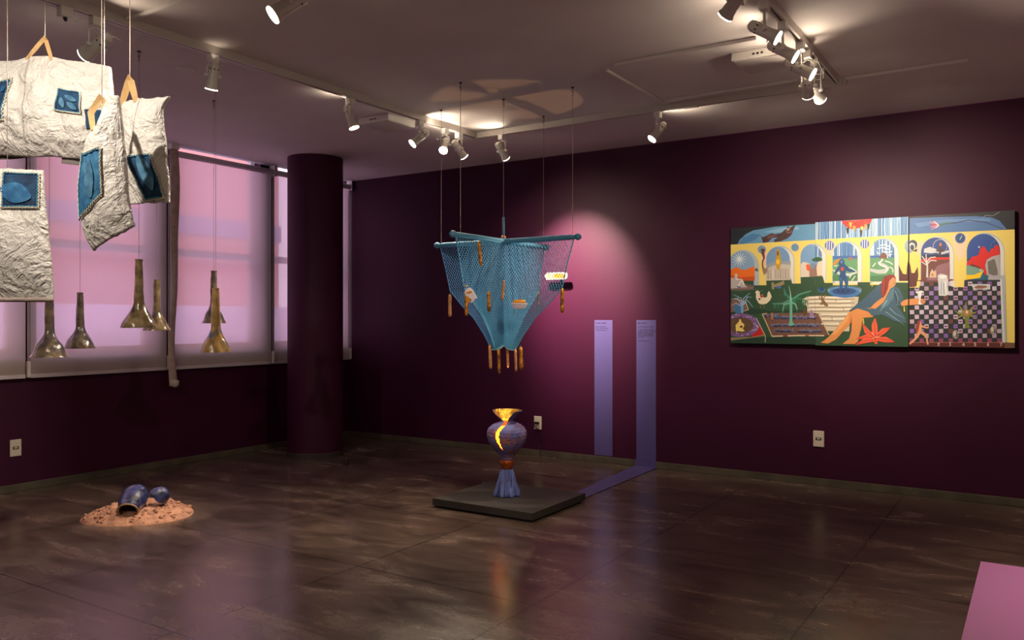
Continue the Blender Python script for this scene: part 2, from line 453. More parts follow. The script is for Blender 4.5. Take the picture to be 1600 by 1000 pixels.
M_can = mat('lamp_body_enamel', (206, 200, 190), 0.38, 0.1)
WARM = (1.0, 0.82, 0.62)
def spotlight(x, y, drop, target, label, energy, angle, blend=0.4, leak=4.0, colr=WARM, scale=1.0, side=1):
    t = thing('track_spotlight', (x, y, ZT), label, 'spotlight', 'white track spotlights')
    piv = Vector((x, y, ZT - drop))
    d = (Vector(target) - piv).normalized()
    lat = d.cross(Vector((0, 0, 1)))
    lat = lat.normalized() if lat.length > 1e-3 else Vector((1, 0, 0))
    s = scale
    MB().box((x - 0.019, y - 0.026, ZT - 0.040), (x + 0.019, y + 0.026, ZT)).build('adapter', M_white, t, bevel=0.003)
    top = Vector((x, y, ZT - 0.040))
    yk = MB()
    for k in (-1, 1):
        e = piv + lat * 0.042 * s * k
        yk.tube([top, top - Vector((0, 0, 0.014)) + lat * 0.02 * k, Vector((e.x, e.y, top.z - 0.025)), e], 0.0042, 6)
        yk.tube([e - lat * 0.012 * k, e + lat * 0.012 * k], 0.009, 8)
    yk.build('yoke', M_white, t, smooth=True)
    L_ = 0.085 * s
    r0 = 0.033 * s
    prof = [(r0 * 0.86, -L_), (r0, -L_ * 0.92), (r0, L_ * 0.35), (r0 * 1.04, L_ * 0.45), (r0 * 1.10, L_ * 0.75), (r0 * 1.28, L_ * 0.92), (r0 * 1.28, L_),
            (r0 * 1.18, L_), (r0 * 1.1, L_ * 0.86), (r0 * 0.95, L_ * 0.7), (r0 * 0.92, -L_ * 0.9), (r0 * 0.80, -L_)]
    MB().lathe(prof, piv, d, 28).build('lamp_body', M_can, t, smooth=True)
    MB().lathe([(0.0, -L_ * 1.2), (r0 * 0.55, -L_ * 1.17), (r0 * 0.84, -L_ * 1.08), (r0 * 0.93, -L_ * 0.97), (r0 * 0.8, -L_ * 0.95)], piv, d, 20).build('rear_cap', M_can, t, smooth=True)
    q = Vector((0, 0, 1)).rotation_difference(d)
    vt = MB()
    for k in range(8):
        a = 2 * math.pi * k / 8
        c = piv + q @ Vector((math.cos(a) * r0 * 0.995, math.sin(a) * r0 * 0.995, -L_ * 0.55))
        vt.lathe([(0.0, 0.0012), (0.0045, 0.001), (0.0045, -0.001)], c, q @ Vector((math.cos(a), math.sin(a), 0)), 6)
    vt.build('vent_holes', M_black, t)
    MB().lathe([(0.0, L_ * 1.03), (r0 * 0.7, L_ * 1.05), (r0 * 1.20, L_ * 1.07), (r0 * 1.22, L_ * 1.03), (r0 * 1.17, L_ * 0.97)], piv, d, 24).build('lens', M_lens, t, smooth=True)
    rear = piv - d * L_ * 1.1
    c1 = piv - d * L_ * 0.9 + lat * 0.075 * side + Vector((0, 0, 0.015))
    MB().tube([top - Vector((0, 0, 0.003)) + lat * 0.012 * side, top + lat * 0.05 * side - Vector((0, 0, 0.02)), c1, rear - d * 0.012 + lat * 0.02 * side, rear], 0.0026, 6).build('cable', M_white, t, smooth=True)
    light('lamp_beam', 'SPOT', piv + d * (L_ * 1.08 + 0.006), energy, colr, t, d, 0.022, angle, blend)
    if leak:
        light('lamp_spill', 'SPOT', piv - d * L_ * 1.26, leak, colr, t, -d, 0.012, 130, 1.0)
    return t

# ------------------------------------------------------------------ the lamps (positions on the tracks, what each one lights)
LAMPS = [
 (XA, 2.10, 0.13, (-5.95, 1.80, 1.55), 'white track spotlight tilted towards the windows, beside the small adapter box', 70, 80, 2.0, 0.92),
 (XA, 2.725, 0.11, (-4.50, 2.98, 0.05), 'white track spotlight pointing down above the red earth pile', 170, 21, 0.15, 0.78),
 (XA, 3.731, 0.12, (-2.90, 4.20, 0.10), 'white track spotlight with a looped cable, alone before the square panel', 55, 40, 5.0, 0.76),
 (XA, 4.405, 0.12, (-4.55, 3.00, 1.00), 'white track spotlight facing back over the ceramic horns, beside the square ceiling panel', 190, 55, 7.0, 0.78),
 (XA, 4.69, 0.12, (-2.60, 2.40, 0.0), 'white track spotlight facing the viewer, first of the pair near the track corner', 160, 85, 3.0, 0.76),
 (XA, 4.86, 0.12, (-3.30, 6.16, 1.20), 'white track spotlight facing the wall, second of the pair near the track corner', 70, 100, 5.0, 0.78),
 (-3.376, YB, 0.12, (-3.30, 6.16, 1.50), 'white track spotlight just past the track corner, aimed at the wall behind the net', 700, 56, 5.0, 0.78),
 (-2.135, YB, 0.13, (-2.93, 4.30, 1.10), 'lone white track spotlight aimed back at the blue net, by the thin ceiling ducts', 160, 48, 7.0, 0.76),
 (XC, 3.16, 0.13, (-2.30, 3.75, 1.30), 'white track spotlight cut by the top of the picture, near the big lamps', 90, 60, 5.0, 0.78),
 (XC, 3.56, 0.13, (0.75, 3.94, 1.32), 'big white track spotlight at the near end of the lamp cluster', 170, 110, 3.0, 0.76),
 (XC, 3.86, 0.13, (0.75, 4.22, 1.30), 'second big white track spotlight of the cluster, behind the nearest one', 110, 110, 3.0, 0.76),
 (XC, 4.19, 0.13, (0.75, 4.45, 1.36), 'third white track spotlight of the cluster, turned sideways above two drooping ones', 60, 100, 3.0, 0.78),
 (XC, 4.34, 0.18, (-1.45, 6.12, 1.55), 'white track spotlight aimed at the painting, tucked under the sideways one', 112, 85, 5.0, 0.78),
 (XC, 4.50, 0.17, (-0.55, 6.12, 1.55), 'white track spotlight aimed at the painting, last of the cluster towards the wall', 112, 85, 5.0, 0.78),
]
for i, (x, y, dr, tg, lab, en, ang, lk, scl) in enumerate(LAMPS):
    spotlight(x, y, dr, tg, lab, en, ang, 1.0, lk, scale=scl, side=-1 if i in (2, 8, 9) else 1)
spotlight(-2.50, YE, 0.13, (-2.98, 1.55, 1.80), 'white track spotlight at the top edge, on the track crossing over the viewer', 45, 75, 0.8, 1.2, colr=(1, 0.86, 0.7), scale=0.9)
# unseen tracks and lamps, added to brighten the sacks, horns, floor and pale walls
track((XA + 0.02, 0.35, 0), (2.4, 0.35, 0), 'added unseen lighting track behind the viewer')
track((XA + 0.02, 0.75, 0), (-1.6, 0.75, 0), 'added unseen short lighting track near the hanging sacks')
spotlight(-2.35, 0.75, 0.13, (-2.9, 1.55, 1.75), 'added unseen spotlight above the viewer brightening the hanging sacks', 72, 90, 1.0, 3.0, colr=(1, 0.89, 0.76))
spotlight(-3.35, 0.75, 0.13, (-4.45, 2.75, 1.15), 'added unseen spotlight above the viewer brightening the ceramic horns', 85, 42, 1.0, 3.0)
spotlight(-0.6, 0.35, 0.13, (-1.4, 2.9, 0.0), 'added unseen spotlight behind the viewer brightening the open floor', 45, 100, 1.0, 4.0)
spotlight(0.9, 0.35, 0.13, (1.5, -3.4, 1.3), 'added unseen spotlight behind the viewer bouncing light off the rear wall', 70, 110, 1.0, 4.0)
spotlight(2.2, 0.35, 0.13, (3.9, 1.2, 1.3), 'added unseen spotlight behind the viewer bouncing light off the side wall', 50, 110, 1.0, 4.0)

# ------------------------------------------------------------------ wall fittings
def outlet(cx, cz, wall, label, plug=False):
    t = thing('power_outlet', (cx, YW, cz) if wall == 'back' else (XL, cx, cz), label, 'outlet', 'white power outlets')
    def place(a, b, z0, z1, d0, d1):
        if wall == 'back':
            return (cx + a, YW - d1, cz + z0), (cx + b, YW - d0, cz + z1)
        return (XL + d0, cx + a, cz + z0), (XL + d1, cx + b, cz + z1)
    MB().box(*place(-0.038, 0.038, -0.058, 0.058, 0, 0.010)).build('cover_plate', M_plastic, t, bevel=0.004)
    MB().box(*place(-0.020, 0.020, -0.010, 0.010, 0.010, 0.0108)).build('socket', M_black if not plug else M_plastic, t)
    if plug:
        MB().box((cx - 0.024, YW - 0.045, cz - 0.006), (cx + 0.020, YW - 0.010, cz + 0.010)).build('plug', M_black, t, bevel=0.004)
        MB().tube([(cx - 0.015, YW - 0.04, cz), (cx - 0.005, YW - 0.055, cz - 0.03), (cx + 0.02, YW - 0.02, cz - 0.055), (cx + 0.03, YW - 0.018, cz - 0.12), (cx + 0.03, YW - 0.02, 0.02), (cx + 0.05, YW - 0.05, 0.004)], 0.0035, 6).build('cord', M_black, t, smooth=True)
    else:
        MB().box(*place(-0.012, 0.012, -0.004, 0.006, 0.0108, 0.0112)).build('socket_face', M_plastic, t)
outlet(-3.711, 0.29, 'back', 'white power outlet with a black plug, on the wall behind the vase', True)
outlet(-1.349, 0.337, 'back', 'white power outlet below the painting')
outlet(2.901, 0.305, 'left', 'white power outlet low on the window wall')

# vinyl strips with small printed text
M_vinyl = mat('violet_vinyl', (82, 71, 128), 0.5, bump=0.05, bscale=30)
M_ink = mat('dark_ink', (38, 26, 62), 0.6)
def text_lines(x0, lines, t):
    rnd = random.Random(int(-x0 * 100))
    m = MB()
    for z, w, h in lines:
        x = x0
        while x < x0 + w:
            n = rnd.randint(2, 8)
            for k in range(n):
                if x > x0 + w: break
                hh = h * rnd.choice((0.62, 0.62, 1.0, 0.7))
                m.box((x, YW - 0.0022, z), (x + h * 0.34, YW - 0.0016, z + hh))
                if rnd.random() < 0.5:
                    m.box((x + h * 0.1, YW - 0.0022, z + h * 0.24), (x + h * 0.5, YW - 0.0016, z + h * 0.4))
                x += h * 0.54
            x += h * 0.45
    m.build('printed_text', M_ink, t)
t = thing('vinyl_text_panel', (-3.075, YW, 0.06), 'tall violet vinyl text strip ending at the skirting, nearer the vase', 'wall text')
MB().box((-3.158, YW - 0.0016, 0.06), (-2.991, YW, 1.192)).build('vinyl_sheet', M_vinyl, t)
text_lines(-3.146, [(1.162, 0.095, 0.0125), (1.134, 0.09, 0.008), (1.120, 0.125, 0.008), (1.104, 0.10, 0.008)], t)
t = thing('vinyl_text_panel', (-2.69, YW, 0.05), 'tall violet vinyl text strip running down the wall and over the floor to the plinth', 'wall text')
m = MB().box((-2.775, YW - 0.0016, 0.053), (-2.605, YW, 1.192))
m.box((-2.785, YW - 0.0140, 0.0), (-2.600, YW - 0.0122, 0.0545)).box((-2.785, YW - 0.0140, 0.053), (-2.600, YW, 0.0546))
m.build('vinyl_sheet', M_vinyl, t)
def runner(u, v):
    a = Vector((-2.787, 6.147, 0)).lerp(Vector((-2.690, 4.85, 0)), v); b = Vector((-2.598, 6.147, 0)).lerp(Vector((-2.565, 4.78, 0)), v)
    p = a.lerp(b, u); p.z = 0.0035 + 0.003 * max(0, noise.noise(p * 9)) * max(0, 1 - v * 3)
    return p
MB().grid(runner, 6, 40).build('floor_runner', M_vinyl, t, solid=0.002)
text_lines(-2.762, [(1.162, 0.078, 0.0125), (1.134, 0.138, 0.008)] + [(1.112 - 0.0125 * k, w, 0.008) for k, w in enumerate((0.145, 0.15, 0.142, 0.132, 0.132, 0.05))] + [(1.020, 0.10, 0.008)], t)

# small white and gold ceramic plaque standing off the wall
px, pz = -3.475, 1.566
t = thing('ceramic_plaque', (px, YW, pz), 'small white framed plaque with gold inlay, standing off the wall behind the net', 'wall ornament')
def rr(cx, cz, w, h, y, r_=0.02, n=6):
    pts = []
    for sx, sz, a0 in ((1, 1, 0), (-1, 1, 90), (-1, -1, 180), (1, -1, 270)):
        for k in range(n + 1):
            a = R(a0 + 90 * k / n)
            pts.append(Vector((cx + sx * (w - r_) + r_ * math.cos(a), y, cz + sz * (h - r_) + r_ * math.sin(a))))
    return pts
MB().tube(rr(px, pz, 0.105, 0.026, YW - 0.095), 0.0055, 8, closed=True).build('white_rim', mat('white_glaze', (196, 188, 176), 0.25), t, smooth=True)
m = MB(); a = rr(px, pz, 0.103, 0.024, YW - 0.098); b = rr(px, pz, 0.103, 0.024, YW - 0.090); n = len(a)
m.add(a + b, [tuple(range(n)), tuple(reversed(range(n, 2 * n)))])
m.build('pale_face', mat('pale_glaze', (170, 150, 110), 0.3), t)
m = MB(); a = [Vector((px + 0.03 + 0.055 * math.cos(k * 0.35) * (1 + 0.2 * math.sin(k * 2)), YW - 0.0995, pz + 0.019 * math.sin(k * 0.35))) for k in range(18)]
m.add(a, [tuple(range(18))])
m.build('gold_inlay', mat('gold_leaf', (236, 160, 40), 0.3, 0.6, bump=0.4, bscale=80), t)
MB().tube([(px, YW, pz - 0.012), (px, YW - 0.09, pz - 0.012)], 0.008, 8).build('wall_pin', M_black, t)

# ------------------------------------------------------------------ black plinth and lilac platform
t = thing('low_plinth', (-2.89, 4.44, 0), 'low black square plinth under the glowing vase', 'plinth')
MB().box((-3.265, 4.11, 0.012), (-2.515, 4.775, 0.057)).build('plinth_top', mat('plinth_paint', (50, 45, 41), 0.6, var=0.1, vscale=8), t, bevel=0.0015)
MB().box((-3.245, 4.13, 0.0), (-2.535, 4.755, 0.012)).build('recessed_base', M_black, t)
t = thing('lilac_platform', (0.5, 3.4, 0), 'low lilac platform at the corner of the picture', 'platform')
MB().box((-0.232, 2.3, 0.0), (1.4, 4.28, 0.1)).build('platform_slab', mat('lilac_paint', (206, 134, 196), 0.32, bump=0.02, bscale=40), t, bevel=0.002)

# ------------------------------------------------------------------ painting in three canvases
# painted shapes are written in the flat drawing's own units (u to the side, v down) and unfolded onto the canvas in metres
YP = YW - 0.045
def canvas_pt(u, v):
    k = YP / (0.9755196 + 0.0001274 * u)
    return ((-0.3331054 + 0.0001969 * u) * k, 1.2 + (0.1473808 - 0.0002346 * v) * k)
def clip(poly, x, keep_less):
    out = []
    for i in range(len(poly)):
        p, q = poly[i - 1], poly[i]
        ip, iq = (p[0] <= x) == keep_less, (q[0] <= x) == keep_less
        if ip != iq:
            k = (x - p[0]) / (q[0] - p[0]); out.append((x, p[1] + (q[1] - p[1]) * k))
        if iq: out.append(q)
    return out
SHAPES = []                                  # (level, colour, polygon)
def S(lv, c, *p):
    pts = p[0] if len(p) == 1 else [(p[i], p[i + 1]) for i in range(0, len(p), 2)]
    SHAPES.append((lv, c, pts))
def ell(lv, c, u, v, a, b, n=22, wob=0, rot=0):
    rnd = random.Random(int(u * 7 + v)); cr, sr = math.cos(R(rot)), math.sin(R(rot)); pts = []
    for k in range(n):
        w = 1 + wob * (rnd.random() - 0.5); x = a * w * math.cos(2 * math.pi * k / n); y = b * w * math.sin(2 * math.pi * k / n)
        pts.append((u + x * cr - y * sr, v + x * sr + y * cr))
    S(lv, c, pts)
def stroke(lv, c, w, *p):
    pts = [(p[i], p[i + 1]) for i in range(0, len(p), 2)]
    ws = w if isinstance(w, (list, tuple)) else [w] * len(pts)
    L1, L2 = [], []
    for i, (x, y) in enumerate(pts):
        x0, y0 = pts[max(i - 1, 0)]; x1, y1 = pts[min(i + 1, len(pts) - 1)]
        dx, dy = x1 - x0, y1 - y0; l = math.hypot(dx, dy) or 1
        L1.append((x - dy / l * ws[i] / 2, y + dx / l * ws[i] / 2)); L2.append((x + dy / l * ws[i] / 2, y - dx / l * ws[i] / 2))
    S(lv, c, L1 + L2[::-1])
def arch(lv, c, u0, u1, top, bot, n=16):
    r_ = (u1 - u0) / 2; cu = (u0 + u1) / 2; sp = top + r_ * 1.05
    S(lv, c, [(u0, bot)] + [(cu - r_ * math.cos(math.pi * k / n), sp - (sp - top) * math.sin(math.pi * k / n)) for k in range(n + 1)] + [(u1, bot)])
def arch_top(u, u0, u1, top):
    r_ = (u1 - u0) / 2; cu = (u0 + u1) / 2; sp = top + r_ * 1.05; k = max(-1, min(1, (u - cu) / r_))
    return sp - (sp - top) * math.sqrt(1 - k * k)
rp = random.Random(5)
DG, NAVY, YEL, CRM = (44, 78, 54), (24, 32, 42), (236, 214, 112), (222, 212, 190)
# grounds
S(0, DG, 60, 60, 1570, 40, 1570, 800, 60, 800)
S(1, NAVY, 60, 60, 512, 60, 512, 240, 60, 245); S(1, NAVY, 1003, 40, 1570, 40, 1570, 200, 1003, 200)
S(2, (96, 152, 194), 106, 242, 118, 216, 150, 186, 190, 166, 300, 148, 420, 138, 512, 133, 512, 230, 106, 250)
S(3, (70, 128, 178), 112, 236, 135, 205, 190, 182, 230, 190, 200, 215, 130, 240)
S(3, (128, 176, 208), 240, 175, 330, 155, 420, 146, 430, 160, 300, 180)
S(2, (112, 162, 206), 512, 60, 1003, 60, 1003, 200, 512, 225)
for k in range(58):
    u = 514 + k * 8.45 + rp.uniform(-2, 2); c = rp.choice(((222, 232, 240), (56, 100, 166), (206, 220, 236), (40, 80, 150), (150, 190, 222)))
    stroke(3, c, rp.uniform(2, 4.5), u, 60, u + rp.uniform(-3, 3), 150, u + rp.uniform(-3, 3), 222)
S(2, (76, 118, 176), 1003, 103, 1200, 96, 1350, 92, 1430, 98, 1472, 116, 1510, 160, 1003, 200)
S(3, (96, 138, 190), 1030, 130, 1200, 108, 1420, 104, 1430, 118, 1200, 124, 1050, 150)
# yellow aqueduct
S(3, YEL, 60, 241, 512, 216, 512, 452, 60, 462); S(4, YEL, 512, 215, 1003, 189, 1003, 450, 512, 452); S(3, YEL, 1003, 186, 1570, 160, 1570, 462, 1003, 466)
S(3, YEL, 1482, 400, 1570, 400, 1570, 752, 1482, 752)
S(4, (236, 196, 172), 230, 285, 262, 280, 268, 300, 252, 360, 236, 350); S(4, (236, 204, 180), 1035, 230, 1085, 222, 1075, 260, 1040, 300)
S(5, (240, 206, 180), 560, 228, 620, 226, 622, 246, 600, 300, 575, 290); S(4, (238, 208, 178), 1220, 190, 1310, 184, 1300, 240, 1290, 300, 1260, 330, 1235, 250)
ARCH = [(60, 196, 274, 446), (258, 380, 252, 426), (437, 548, 240, 414), (604, 734, 228, 428), (799, 926, 212, 430), (1064, 1212, 204, 430), (1303, 1476, 184, 426)]
SKY = [(132, 168, 204), (112, 152, 196), (118, 160, 204), (112, 162, 206), (112, 162, 206), (44, 74, 146), (34, 76, 156)]
for i, (u0, u1, tp, bt) in enumerate(ARCH):
    q = 5 if i in (3, 4) else 4
    arch(q, (176, 190, 200), u0 - 3, u1 + 24, tp - 6, bt + 14)
    arch(q + 1, (222, 220, 214), u0 + 14, u1 + 20, tp + 6, bt + 16) if i else None
    arch(q + 2, SKY[i], u0, u1, tp, bt)
for u0, u1, tp in ((437, 548, 240), (604, 734, 228), (799, 926, 212)):
    u = max(u0, 514) + 4
    while u < u1 - 3:
        stroke(8, rp.choice(((224, 232, 240), (44, 84, 152), (60, 100, 170))), rp.uniform(2, 5), u, arch_top(u, u0, u1, tp) + 3, u + rp.uniform(-2, 2), 302); u += rp.uniform(6, 10)
# pier bases
for a, b, bt in ((214, 257, 452), (398, 436, 443), (572, 603, 440), (756, 797, 436)):
    S(9, DG, a - 22, bt, b + 2, bt, b + 2, bt + 20, a - 22, bt + 20)
S(6, DG, 60, 428, 190, 426, 195, 470, 60, 476); S(8, DG, 258, 420, 384, 412, 400, 470, 258, 470); S(9, DG, 437, 410, 552, 405, 570, 470, 437, 470)
# arch scenes
S(7, (236, 112, 24), 60, 372, 100, 356, 122, 368, 150, 372, 192, 352, 197, 370, 197, 428, 60, 430)
S(8, (206, 84, 20), 60, 400, 120, 412, 197, 405, 197, 428, 60, 430)
S(8, (186, 178, 178), 60, 412, 108, 418, 136, 440, 160, 462, 60, 470); stroke(9, (224, 224, 220), 9, 100, 420, 130, 422, 112, 456); stroke(9, (224, 224, 220), 9, 130, 424, 142, 452); stroke(9, (60, 96, 150), 6, 106, 458, 124, 464)
ell(8, (206, 200, 196), 100, 405, 8, 15)
for k in range(14):
    a = k * 2 * math.pi / 14; stroke(8, (226, 236, 240), [5, 1.5], 117, 316, 117 + 38 * math.cos(a), 316 + 40 * math.sin(a))
S(7, (148, 158, 170), 258, 345, 300, 330, 384, 325, 384, 360, 258, 372)
S(8, (196, 190, 180), 258, 374, 276, 358, 300, 348, 336, 342, 382, 346, 384, 424, 258, 428)
for k in range(9): stroke(9, rp.choice(((176, 166, 156), (214, 206, 196), (166, 150, 140))), 7, 266 + k * 13, 362 + rp.random() * 10, 268 + k * 13, 420)
S(9, (196, 152, 40), 308, 268, 322, 264, 330, 290, 336, 330, 326, 372, 312, 368, 304, 330, 310, 300); S(10, (120, 96, 40), 312, 276, 322, 274, 324, 296, 312, 298); ell(10, (236, 196, 60), 318, 330, 9, 14)
S(8, (216, 206, 194), 437, 342, 450, 330, 482, 338, 482, 410, 437, 414); S(8, (150, 116, 106), 482, 352, 530, 348, 545, 405, 482, 412)
S(9, (224, 96, 40), 464, 346, 478, 340, 488, 360, 480, 380, 468, 372); ell(9, (120, 140, 170), 500, 352, 14, 16); S(10, (224, 206, 180), 528, 332, 548, 325, 548, 400, 524, 404, 520, 360); S(10, (44, 92, 52), 494, 318, 515, 305, 545, 308, 552, 322, 520, 330, 500, 326)
S(8, (62, 104, 176), 604, 300, 734, 298, 734, 320, 604, 322); S(9, (96, 154, 112), 604, 318, 660, 312, 734, 314, 734, 430, 604, 430)
S(10, (206, 130, 52), 604, 340, 626, 318, 648, 312, 640, 324, 612, 350); ell(10, (150, 110, 90), 697, 314, 12, 9)
S(8, (62, 104, 176), 799, 298, 926, 296, 926, 316, 799, 318); S(9, (96, 154, 112), 799, 310, 926, 308, 926, 432, 799, 432)
S(10, (74, 128, 88), 604, 400, 734, 392, 734, 430, 604, 430); S(10, (74, 128, 88), 799, 404, 926, 400, 926, 432, 799, 432)
stroke(10, (196, 206, 208), [6, 14, 14, 8], 604, 372, 640, 392, 690, 398, 730, 385); stroke(11, (236, 240, 240), 4, 612, 352, 630, 350); stroke(11, (236, 240, 240), 4, 664, 358, 700, 362, 728, 380)
stroke(11, (236, 240, 236), 4, 702, 398, 692, 414); stroke(11, (236, 240, 236), 4, 722, 404, 704, 428)
S(10, (120, 80, 66), 845, 312, 858, 290, 868, 276, 882, 290, 892, 314)
for st in ((836, 262, 865, 256, 900, 266), (852, 245, 880, 240, 905, 256), (862, 278, 890, 282, 914, 276), (896, 292, 888, 310), (908, 288, 902, 306), (834, 276, 842, 290)): stroke(11, (236, 240, 244), 5, *st)
stroke(10, (190, 198, 200), [14, 20, 24, 22, 12, 10], 800, 372, 840, 382, 875, 380, 893, 362, 870, 345, 842, 338)
stroke(11, (240, 242, 240), 6, 842, 330, 850, 346, 880, 358, 890, 372, 880, 386); stroke(11, (240, 242, 240), 5, 876, 326, 900, 332, 918, 344); stroke(11, (240, 242, 240), 5, 828, 336, 812, 356); stroke(11, (240, 242, 240), 5, 905, 356, 918, 370, 918, 386); stroke(10, (206, 212, 208), 9, 866, 315, 850, 335)
# sixth and seventh arch
S(7, (206, 210, 214), 1080, 262, 1110, 252, 1140, 262, 1160, 280, 1118, 286, 1078, 282); S(7, (196, 204, 212), 1165, 282, 1210, 268, 1210, 282, 1170, 292)
for k in range(20):
    a = k * 0.314; ell(8, (216, 220, 214), 1163 + 36 * math.cos(a), 250 + 36 * math.sin(a), 3, 3, 6)
S(8, (80, 66, 70), 1158, 240, 1172, 240, 1176, 262, 1192, 272, 1170, 276, 1166, 298, 1156, 298, 1158, 278, 1138, 274, 1156, 262); ell(9, (200, 120, 80), 1165, 240, 6, 9)
S(7, (30, 36, 52), 1066, 296, 1210, 292, 1212, 304, 1066, 308); S(8, (216, 40, 28), 1064, 318, 1120, 306, 1212, 306, 1212, 324, 1064, 332)
S(9, (112, 62, 60), 1064, 336, 1130, 318, 1212, 318, 1212, 428, 1064, 428); S(10, (146, 102, 116), 1110, 400, 1150, 350, 1212, 330, 1212, 428, 1090, 428)
stroke(11, (206, 206, 208), [11, 8, 6], 1096, 412, 1097, 350, 1094, 322)
for e in ((1070, 300, 1084, 322, 1096, 345), (1090, 290, 1092, 330), (1145, 325, 1115, 322, 1098, 340), (1140, 305, 1112, 308, 1096, 330), (1068, 330, 1082, 340, 1094, 348)): stroke(11, (214, 214, 218), 5, *e)
S(11, (214, 186, 150), 1108, 412, 1112, 385, 1122, 366, 1128, 380, 1142, 376, 1144, 412); ell(12, (170, 120, 90), 1124, 398, 5, 8)
S(8, (214, 24, 22), 1302, 334, 1330, 304, 1362, 296, 1372, 262, 1388, 246, 1400, 258, 1416, 284, 1430, 262, 1444, 258, 1452, 240, 1468, 246, 1476, 300, 1476, 400, 1302, 400)
S(7, (24, 44, 90), 1303, 318, 1340, 300, 1360, 296, 1330, 310, 1303, 326)
stroke(8, (80, 120, 170), 4, 1420, 270, 1432, 235, 1455, 215); ell(8, (236, 238, 236), 1366, 253, 4, 4, 10)
S(9, (110, 40, 36), 1302, 360, 1330, 340, 1370, 356, 1400, 400, 1302, 410); S(10, (116, 158, 142), 1300, 346, 1340, 356, 1392, 372, 1385, 396, 1300, 410)
S(11, (242, 204, 18), 1298, 398, 1340, 398, 1390, 376, 1388, 402, 1372, 414, 1298, 424); S(11, (24, 96, 124), 1388, 380, 1396, 400, 1416, 400, 1412, 424, 1340, 424, 1372, 414); ell(12, (230, 230, 230), 1374, 374, 5, 4, 10)
S(10, (172, 172, 178), 1398, 350, 1406, 320, 1430, 304, 1474, 292, 1478, 424, 1398, 424, 1408, 400); S(11, (108, 106, 100), 1410, 330, 1440, 316, 1448, 318, 1462, 370, 1464, 398, 1440, 402, 1416, 392); ell(12, (24, 24, 24), 1422, 362, 3, 3, 8)
# oculi
for u, v, r_, c in ((234, 266, 20, (118, 150, 184)), (407, 255, 19, (100, 142, 180)), (587, 245, 24, (120, 150, 196)), (771, 237, 23, (120, 150, 200)), (1268, 207, 26, (26, 78, 138))):
    ell(6, (206, 190, 170), u, v, r_ + 4, r_ + 4); ell(7, c, u, v, r_, r_)
for u, v in ((587, 245), (771, 237)):
    for k in range(-3, 4): h = math.sqrt(max(0, 22 ** 2 - (k * 6) ** 2)); stroke(8, ((224, 226, 240), (40, 60, 140))[k % 2], 3.5, u + k * 6, v - h, u + k * 6 - 1, v + h)
stroke(8, (220, 226, 226), 3, 1266, 214, 1278, 192)
ell(6, (150, 170, 190), 1004, 250, 26, 34); ell(7, (60, 72, 90), 1022, 240, 22, 24); ell(8, (196, 204, 208), 1016, 250, 18, 20); ell(9, (56, 66, 84), 1018, 255, 10, 14); S(8, (70, 60, 66), 1020, 272, 1044, 262, 1042, 278)
# creatures hung from the first pier
stroke(8, (94, 60, 54), [22, 16, 9, 7, 7, 9], 240, 262, 240, 285, 246, 310, 238, 330, 238, 352, 244, 372); S(9, (150, 122, 108), 236, 366, 262, 362, 262, 384, 246, 400, 240, 384); S(8, (96, 90, 86), 196, 370, 208, 360, 218, 380, 200, 378)
# flying figure
S(5, (72, 46, 52), 228, 196, 240, 202, 262, 192, 288, 180, 300, 186, 335, 180, 354, 162, 384, 152, 398, 142, 410, 134, 404, 154, 396, 168, 388, 190, 368, 208, 330, 224, 296, 228, 300, 214, 318, 204, 290, 204, 268, 226, 240, 232, 236, 215)
S(6, (112, 72, 70), 260, 200, 286, 188, 320, 190, 300, 198, 268, 212); ell(6, (176, 146, 136), 371, 158, 8, 11); stroke(6, (150, 110, 104), 4, 360, 168, 366, 178, 384, 178, 388, 166); ell(7, (20, 16, 20), 371, 150, 5, 4)
# chandelier
S(5, (206, 34, 24), 648, 118, 810, 106, 800, 130, 788, 144, 770, 150, 730, 156, 700, 160, 676, 150, 660, 134)
for k in range(26): u = rp.uniform(665, 795); ell(6, rp.choice(((236, 90, 70), (160, 16, 14), (236, 60, 40))), u, rp.uniform(116, 140), rp.uniform(3, 7), rp.uniform(2, 5), 8)
for u, v, c in ((682, 170, (30, 26, 34)), (697, 140, (224, 180, 60)), (716, 160, (196, 156, 80)), (756, 162, (236, 208, 70)), (790, 148, (40, 40, 36)), (776, 152, (180, 150, 90)), (752, 182, (60, 50, 50))): S(7, c, u - 8, v - 16, u + 8, v - 17, u + 4, v + 10, u, v + 18, u - 4, v + 8)
# flower with long stem
stroke(5, (62, 72, 106), [4, 5, 5, 5, 4], 1180, 132, 1240, 128, 1310, 112, 1400, 124, 1490, 158); stroke(6, (70, 120, 100), [12, 6], 1150, 138, 1220, 128)
for du, dv in ((-40, -18), (-44, -4), (-38, 10), (-34, 24), (-20, -20), (-12, 16)): stroke(7, rp.choice(((222, 120, 150), (236, 190, 196), (170, 60, 90))), [9, 4], 1156, 140, 1150 + du, 138 + dv)
stroke(5, (150, 156, 166), 2, 1385, 100, 1400, 88, 1440, 90, 1472, 70)
